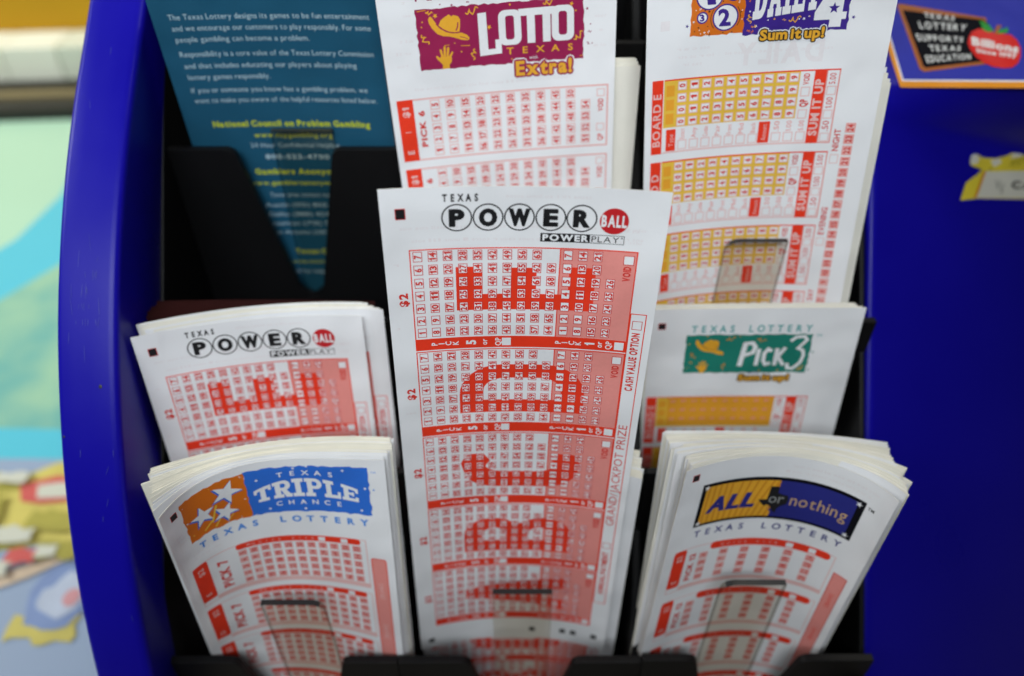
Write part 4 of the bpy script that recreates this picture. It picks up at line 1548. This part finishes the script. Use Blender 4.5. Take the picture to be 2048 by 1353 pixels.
def clear_tab(x0, x1, y, ztop, zlen, r_side):
    """smoky acrylic plate; one upper corner rounded"""
    r = 5.0
    zb = ztop - zlen
    if r_side == 'R':
        pts = [(x0, zb), (x1, zb)] + arc(x1 - r, ztop - r, r, r, 0, 90, 6) + [(x0, ztop)]
    elif r_side == 'L':
        pts = [(x0, zb), (x1, zb), (x1, ztop)] + arc(x0 + r, ztop - r, r, r, 90, 180, 6)
    else:
        pts = [(x0, zb), (x1, zb), (x1, ztop), (x0, ztop)]
    o = prism('clear_tab', pts, 'y', y, y + 2.3, [SMOKY, EDGE, SMOKY_EDGE], disp, 0, True)
    for q in o.data.polygons:
        if q.material_index == 1 and q.normal.z < .75:
            q.material_index = 2
    return o


def px_at_y(xp, yp, Y):
    d = np.array([(xp - 1024) / 1600, 0, 0]) - SLOPE_N + SLOPE_U * (-(yp - 676.5) / 1600)
    return d * (Y / d[1])


for x0, x1, yp, Y, side in ((520, 645, 1211, 150.5, 'R'), (985, 1105, 1189, 158.0, ''), (1446, 1574, 1171, 153.5, 'L'), (1454, 1577, 485, 240.5, 'L'), (540, 664, 263, 278.7, '')):
    a, b = px_at_y(x0, yp, Y), px_at_y(x1, yp, Y)
    clear_tab(a[0], b[0], Y, a[2], 95, side)

# ------------------------------------------------------------------ stickers on the blue panel (parts of the dispenser)


class PlaneS:
    """flat sheet coordinates in mm on the shelf or the face"""

    def __init__(self, O, U, V, L=400):
        self.O, self.U, self.V = np.array(O, float), np.array(U, float), np.array(V, float)
        n = np.cross(self.V, self.U)
        self.N = n / np.linalg.norm(n)
        self.p = [0] * 14
        self.L, self.w = L, 400

    def __call__(self, u, v, off=0.0):
        return self.O + np.asarray(u)[..., None] * self.U + np.asarray(v)[..., None] * self.V + np.asarray(off)[..., None] * self.N


# shelf plane: its lower front edge is the last bend row
S0 = ROWS[21]
XS = 139.0
SH = PlaneS((XS, S0[1], S0[2]), (1, 0, 0), -SHELF)


def shelf_uv(xp, yp):
    d = np.array([(xp - 1024) / 1600, 0, 0]) - SLOPE_N + SLOPE_U * (-(yp - 676.5) / 1600)
    n = SH.N
    t = (SH.O @ n) / (d @ n)
    q = d * t - SH.O
    return (q @ SH.U, q @ SH.V)


st = PlaneS(SH.O + SH.N * 0.25 - SH.V * 300, SH.U, SH.V, 700)   # v offset keeps v positive


def sv(xp, yp):
    a, b = shelf_uv(xp, yp)
    return (a, b + 300)


def sticker_quad(p, pts, ik, layer):
    p.poly(ik, layer, [sv(*q) for q in pts])


p = Print(st, 0.05)
sticker_quad(p, [(1744, 0), (1800, 176), (2140, 178), (2140, -90), (1716, -90)], 'sorange', 0)
sticker_quad(p, [(1755, 0), (1804, 164), (2140, 166), (2140, -90), (1728, -90)], 'white', 1)
sticker_quad(p, [(1758, 0), (1806, 161), (2140, 163), (2140, -90), (1731, -90)], 'sblue', 2)
sticker = p.build('sticker', disp, 3.0, 'blue sticker with an orange border, a chalkboard and a red apple')
p = Print(st, 0.05)
sticker_quad(p, [(1800, 20), (1846, 143), (1990, 122), (1975, 48), (1964, 38), (1800, 9)], 'board', 3)
sticker_quad(p, [(1793, 12), (1838, 140), (1847, 146), (1992, 128), (1990, 122), (1850, 138), (1845, 133), (1804, 22), (1965, 42), (1972, 48), (1971, 38), (1800, 10)], 'wood', 4)


def bilin(q, c):
    """q in unit square -> pixels quad c (tl, tr, br, bl) -> shelf"""
    c = np.array(c, float)
    x, y = q[..., 0:1], q[..., 1:2]
    P = c[0] * (1 - x) * (1 - y) + c[1] * x * (1 - y) + c[2] * x * y + c[3] * (1 - x) * y
    out = np.zeros_like(P)
    for idx in np.ndindex(P.shape[:-1]):
        out[idx] = sv(*P[idx])
    return out


for s, c in (('TEXAS', ((1843, 26), (1912, 34), (1909, 46), (1846, 39))), ('LOTTERY', ((1830, 43), (1938, 51), (1933, 66), (1836, 61))),
             ('SUPPORTS', ((1824, 68), (1930, 76), (1928, 88), (1832, 86))), ('TEXAS', ((1852, 91), (1924, 93), (1922, 105), (1858, 107))),
             ('EDUCATION', ((1844, 112), (1944, 108), (1944, 122), (1850, 130)))):
    p.text(s, 0.04, 0.12, .96, .88, 'chalk', 5, 0.022, warp=lambda q, c=c: bilin(q, c), gap=0.20)
p.build('chalkboard', sticker, 3.0)
p = Print(st, 0.05)
ap = [(1936, 78), (1942, 66), (1956, 60), (1972, 62), (1986, 68), (2004, 70), (2020, 72), (2032, 82), (2040, 98), (2040, 116), (2034, 130), (2022, 138), (2004, 139), (1984, 136), (1966, 128), (1950, 116), (1938, 100), (1934, 88)]
sticker_quad(p, ap, 'apple', 6)
sticker_quad(p, [(1958, 44), (1966, 46), (1978, 54), (1986, 64), (1976, 68), (1964, 62)], 'green', 7)
sticker_quad(p, [(1990, 70), (1998, 62), (2014, 58), (2015, 66), (2004, 70)], 'green', 7)
sticker_quad(p, [(1986, 70), (1992, 53), (2002, 54), (1996, 62), (1992, 71)], 'wood', 8)
for s, c, b in (('Billions', ((1939, 76), (2038, 94), (2036, 110), (1941, 93)), 0.042), ('Since 1997', ((1948, 99), (2034, 112), (2032, 121), (1950, 107)), 0.042)):
    p.text(s, 0.02, 0.05, .98, .95, 'chalk', 8, b, warp=lambda q, c=c: bilin(q, c), gap=0.06, space=.25)
p.build('apple', sticker, 3.0)

# torn yellow sticker on the face: a plane through the turned face
c0 = 60.0
tn = math.tan(math.radians(28))
fu = np.array([1, 0, 0]) - SLOPE_N * tn
fo = np.array([RIGHT_IN, 0, 0]) + on_face(1024, 350, 311) - SLOPE_N * 0
fo[0] = RIGHT_IN
fp = PlaneS(fo, fu, -SLOPE_U)


def face_uv(xp, yp):
    d = np.array([(xp - 1024) / 1600, 0, 0]) - SLOPE_N + SLOPE_U * (-(yp - 676.5) / 1600)
    t = (fp.O @ fp.N) / (d @ fp.N)
    q = d * t - fp.O
    u = (q @ np.array([1, 0, 0]))
    return (u, q @ fp.V + 200)


fs = PlaneS(fp.O - fp.V * 200 + fp.N * 0.45, fp.U, fp.V, 400)
p = Print(fs, 0.05)
fq = lambda pts, ik, l: p.poly(ik, l, [face_uv(*q) for q in pts])
fq([(1918, 402), (1930, 366), (1952, 350), (1962, 340), (1940, 332), (1938, 322), (1950, 308), (1962, 316), (1988, 318), (2012, 312), (2030, 304), (2060, 298), (2110, 292), (2110, 400), (1950, 398)], 'syellow', 1)
fq([(1964, 344), (2110, 342), (2110, 397), (1946, 397)], 'cream', 2)
fq([(1940, 312), (1950, 308), (1957, 318), (1952, 328), (1938, 330)], 'cream', 2)
fq([(1978, 322), (1998, 318), (2000, 326), (1986, 336)], 'cream', 2)
fq([(2026, 306), (2046, 303), (2040, 314), (2018, 318)], 'cream', 2)
fq([(1964, 344), (1970, 343), (1950, 397), (1945, 397)], 'goldd', 3)


def fwarp(q, c):
    c = np.array(c, float)
    x, y = q[..., 0:1], q[..., 1:2]
    P = c[0] * (1 - x) * (1 - y) + c[1] * x * (1 - y) + c[2] * x * y + c[3] * (1 - x) * y
    out = np.zeros_like(P)
    for idx in np.ndindex(P.shape[:-1]):
        out[idx] = face_uv(*P[idx])
    return out


p.text('CA', 0, 0, 1, 1, 'board', 4, 0.042, warp=lambda q: fwarp(q, ((2020, 364), (2062, 364), (2062, 378), (2020, 378))))
for pts in ([(2018, 332), (2026, 320), (2024, 334), (2034, 316), (2034, 332), (2044, 314), (2048, 330)], [(1988, 362), (1992, 378), (1996, 362), (2000, 388), (2004, 368)], [(1974, 340), (1982, 338)]):
    p.add(stroke_tris([face_uv(*q) for q in pts], .35), 'board', 4)
p.build('sticker', disp, 3.0, 'torn yellow and cream sticker remnant reading CA')

# ------------------------------------------------------------------ the slips
SF = {k: Surf(w, p) for k, (w, p) in POSE.items()}
SF['BR'].L = 204.5


def stack(S, n, d0, d1, label, group, seed, lerp_to=None, du=1.0, dv=1.0, roll=.004, clump=0.0, curve=lambda f: f, duf=lambda f: 0.0, dvf=lambda f: 0.0, rollf=lambda f: 0.0, warm=True, step=3.0, mats=None):
    r = random.Random(seed)
    out = []
    cu = cr = 0.0
    for i in range(n):
        f = i / max(1, n - 1)
        if clump and r.random() < .22:
            cu, cr = r.uniform(-2, 2) * clump, r.uniform(-.012, .012) * clump
        q = S.shifted(d0 + (d1 - d0) * f, duf(f) + cu + r.uniform(-du, du), dvf(f) + r.uniform(-dv, dv), rollf(f) + cr + r.uniform(-roll, roll),
                      None if lerp_to is None else (curve(f), lerp_to)).behind(S, .3 + .05 * i)
        o = slip_obj(q, label, group, mats or [PAPER_WARM if r.random() < .6 else PAPER, PAPER_EDGE], 0.12, step, 12.0)
        out.append((o, q))
    return out


# centre: the raised slip in front and the pile left in its pocket
o = slip_obj(SF['C'], 'tall raised red and white numbers slip with black circled letters, front and centre')
print_ball_slip(SF['C'], o)
CS = SF['C'].shifted(back=1.2, dv=109.5, du=1.9)
CS.p[6] = 0.0080
CS.p[0] += .8
CS = Surf(82.5, CS.p).behind(SF['C'], .35)
o = slip_obj(CS, 'red and white slip just behind the raised centre slip, edge and foot showing')
print_ball_slip(CS, o)
stack(CS, 13, 1.0, 8.0, 'white slip in the pile hidden behind the tall raised centre slip', 'slips piled behind the raised centre slip', 11,
      [0.0045, 0.006, 0, 0, 0, 0, 0, 0], .6, .6, .003, duf=lambda f: .4 - 2.5 * max(0, f - .6), dvf=lambda f: -3.0 * f)

# left of centre, middle tier
o = slip_obj(SF['PM'], 'red and white numbers slip with black circled letters, tilted in the left pocket')
print_ball_slip(SF['PM'], o)
P2 = SF['PM'].shifted(back=1.6, du=7.7, dv=-0.6, roll=-.006)
o = slip_obj(P2, 'red and white slip peeking out right of the tilted left circled letter slip')
print_ball_slip(P2, o)
stack(SF['PM'], 14, 2.6, 8.5, 'white slip in the pile behind the tilted left circled letter slip', 'slips piled behind the tilted left slip', 12,
      None, 1.2, .5, .004, duf=lambda f: 7.2 - 7.5 * f, dvf=lambda f: -.6 + f * .5, rollf=lambda f: -.012 * f)
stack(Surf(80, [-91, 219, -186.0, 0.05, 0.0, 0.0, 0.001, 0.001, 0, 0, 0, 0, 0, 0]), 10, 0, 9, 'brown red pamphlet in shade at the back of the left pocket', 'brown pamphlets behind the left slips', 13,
      None, .8, .5, .003, mats=[INK['shaded_brown'], INK['shaded_brown']])

# left, bottom tier
o = slip_obj(SF['TR'], 'curled slip with an orange patch of three white stars and sky blue patch, lower left', vstep=4)
print_star_slip(SF['TR'], o)
flatq = [0.0075, 0.008, 0.0, 0.004, 0, 0, 0, 16.0]
T2 = SF['TR'].shifted(back=.8, du=-.2, dv=-.2, lerp=(.18, flatq)).behind(SF['TR'])
o = slip_obj(T2, 'slip curling directly behind the curled orange and sky blue star slip', vstep=4)
p = Print(T2)
p.poly('orange', 1, ragged(8.3, 2.6, 31.0, 24.4, .35, 1.3, 3, v0r=2.6))
p.build('logo', o)
stack(SF['TR'], 26, 1.6, 7.6, 'white slip in the thick curved pile behind the orange and sky blue star slip', 'slips piled behind the star slip', 14,
      flatq, .9, .8, .005, curve=lambda f: min(1, .35 + .9 * f), duf=lambda f: 1.6 + 1.5 * f, dvf=lambda f: -.3 - .9 * f, step=2.0)
stack(SF['TR'], 3, 6.0, 6.6, 'white slip sticking out low at the left of the star slip pile', 'slips sticking out left behind the star slip', 15,
      flatq, .3, .3, .001, curve=lambda f: .95, duf=lambda f: -1.5, dvf=lambda f: 3.0, step=2.0)

# right, bottom tier
o = slip_obj(SF['AN'], 'slip with a gold and navy banner on the thick fanned pile, lower right', vstep=4)
print_banner_slip(SF['AN'], o)
flatr = [0.0035, 0.0055, 0.003, -0.004, 0, 0, 0, -11.7463]
A2 = SF['AN'].shifted(back=.6, du=2.4, dv=-.4, roll=-.006, lerp=(.1, flatr)).behind(SF['AN'])
o = slip_obj(A2, 'slip with a red edge line just behind the gold and navy banner slip', vstep=4)
p = Print(A2)
p.rect(74.0, 47.0, 74.8, 186, 'red', 1)
p.build('side_strip', o)
stack(SF['AN'], 34, 1.3, 11.5, 'white slip in the thick fanned pile behind the gold and navy banner slip', 'slips fanned behind the banner slip', 16,
      flatr, .55, .55, .003, clump=1.7, curve=lambda f: min(1, .12 + 1.0 * f), duf=lambda f: 3.0 - 3.2 * f, dvf=lambda f: -.5 - .4 * f, rollf=lambda f: -.042 * f, step=2.0)

# right, middle tier
o = slip_obj(SF['P3'], 'white slip with a dark green patch, gold hat and orange number board, right pocket')
print_hat_slip(SF['P3'], o)
stack(SF['P3'], 6, .7, 2.6, 'white slip behind the one with the dark green patch', 'slips behind the green patch slip', 17, None, .8, .5, .003,
      duf=lambda f: -1.0 - 3 * f, dvf=lambda f: 0)

# right, top tier
o = slip_obj(SF['D4'], 'tall slip with a purple and orange numbered ball patch and yellow boards, upper right')
print_daily_slip(SF['D4'], o)
stack(SF['D4'], 7, 1.2, 5.0, 'white slip sticking out right behind the purple and orange patch slip', 'slips behind the purple patch slip', 18, None, .8, 1.0, .003,
      duf=lambda f: 4.4 - .6 * f, dvf=lambda f: 57 - 4.5 * f, rollf=lambda f: 0.0)

# centre, top tier
o = slip_obj(SF['LO'], 'tall white slip with a maroon patch, gold cowboy hat and pale red panels, top centre')
print_maroon_slip(SF['LO'], o)
stack(SF['LO'], 7, 3.0, 7.5, 'white slip lower behind the maroon hat patch slip, its right edge showing', 'slips behind the maroon patch slip', 19, None, .5, .4, .003,
      duf=lambda f: 9.5 - .5 * f, dvf=lambda f: 52 - 1.5 * f, rollf=lambda f: 0.035)
BS = Surf(78, [0.5, 318, -72, 0.02, 0.02, 0.03, 0.002, 0.001, 0, 0, 0, 0, 0, 0])
o = slip_obj(BS, 'cream slip at the very back, a sliver showing right of the maroon patch slip', None, [PAPER_WARM, PAPER_EDGE])

# left, top tier
o = sheet('brochure', SF['BR'], [INK['bluebg'], PAPER_EDGE], .2, 2.0, 8.0)
tag(o, 'teal blue brochure with pale and lime paragraphs in the upper left pocket', 'brochure')
print_brochure(SF['BR'], o)
stack_b = SF['BR'].shifted(back=1.2, du=-.4, dv=.3)
o = sheet('brochure', stack_b, [INK['bluebg'], PAPER_EDGE], .2, 2.0, 8.0)
tag(o, 'second teal blue brochure hidden directly behind the one with paragraphs', 'brochure')
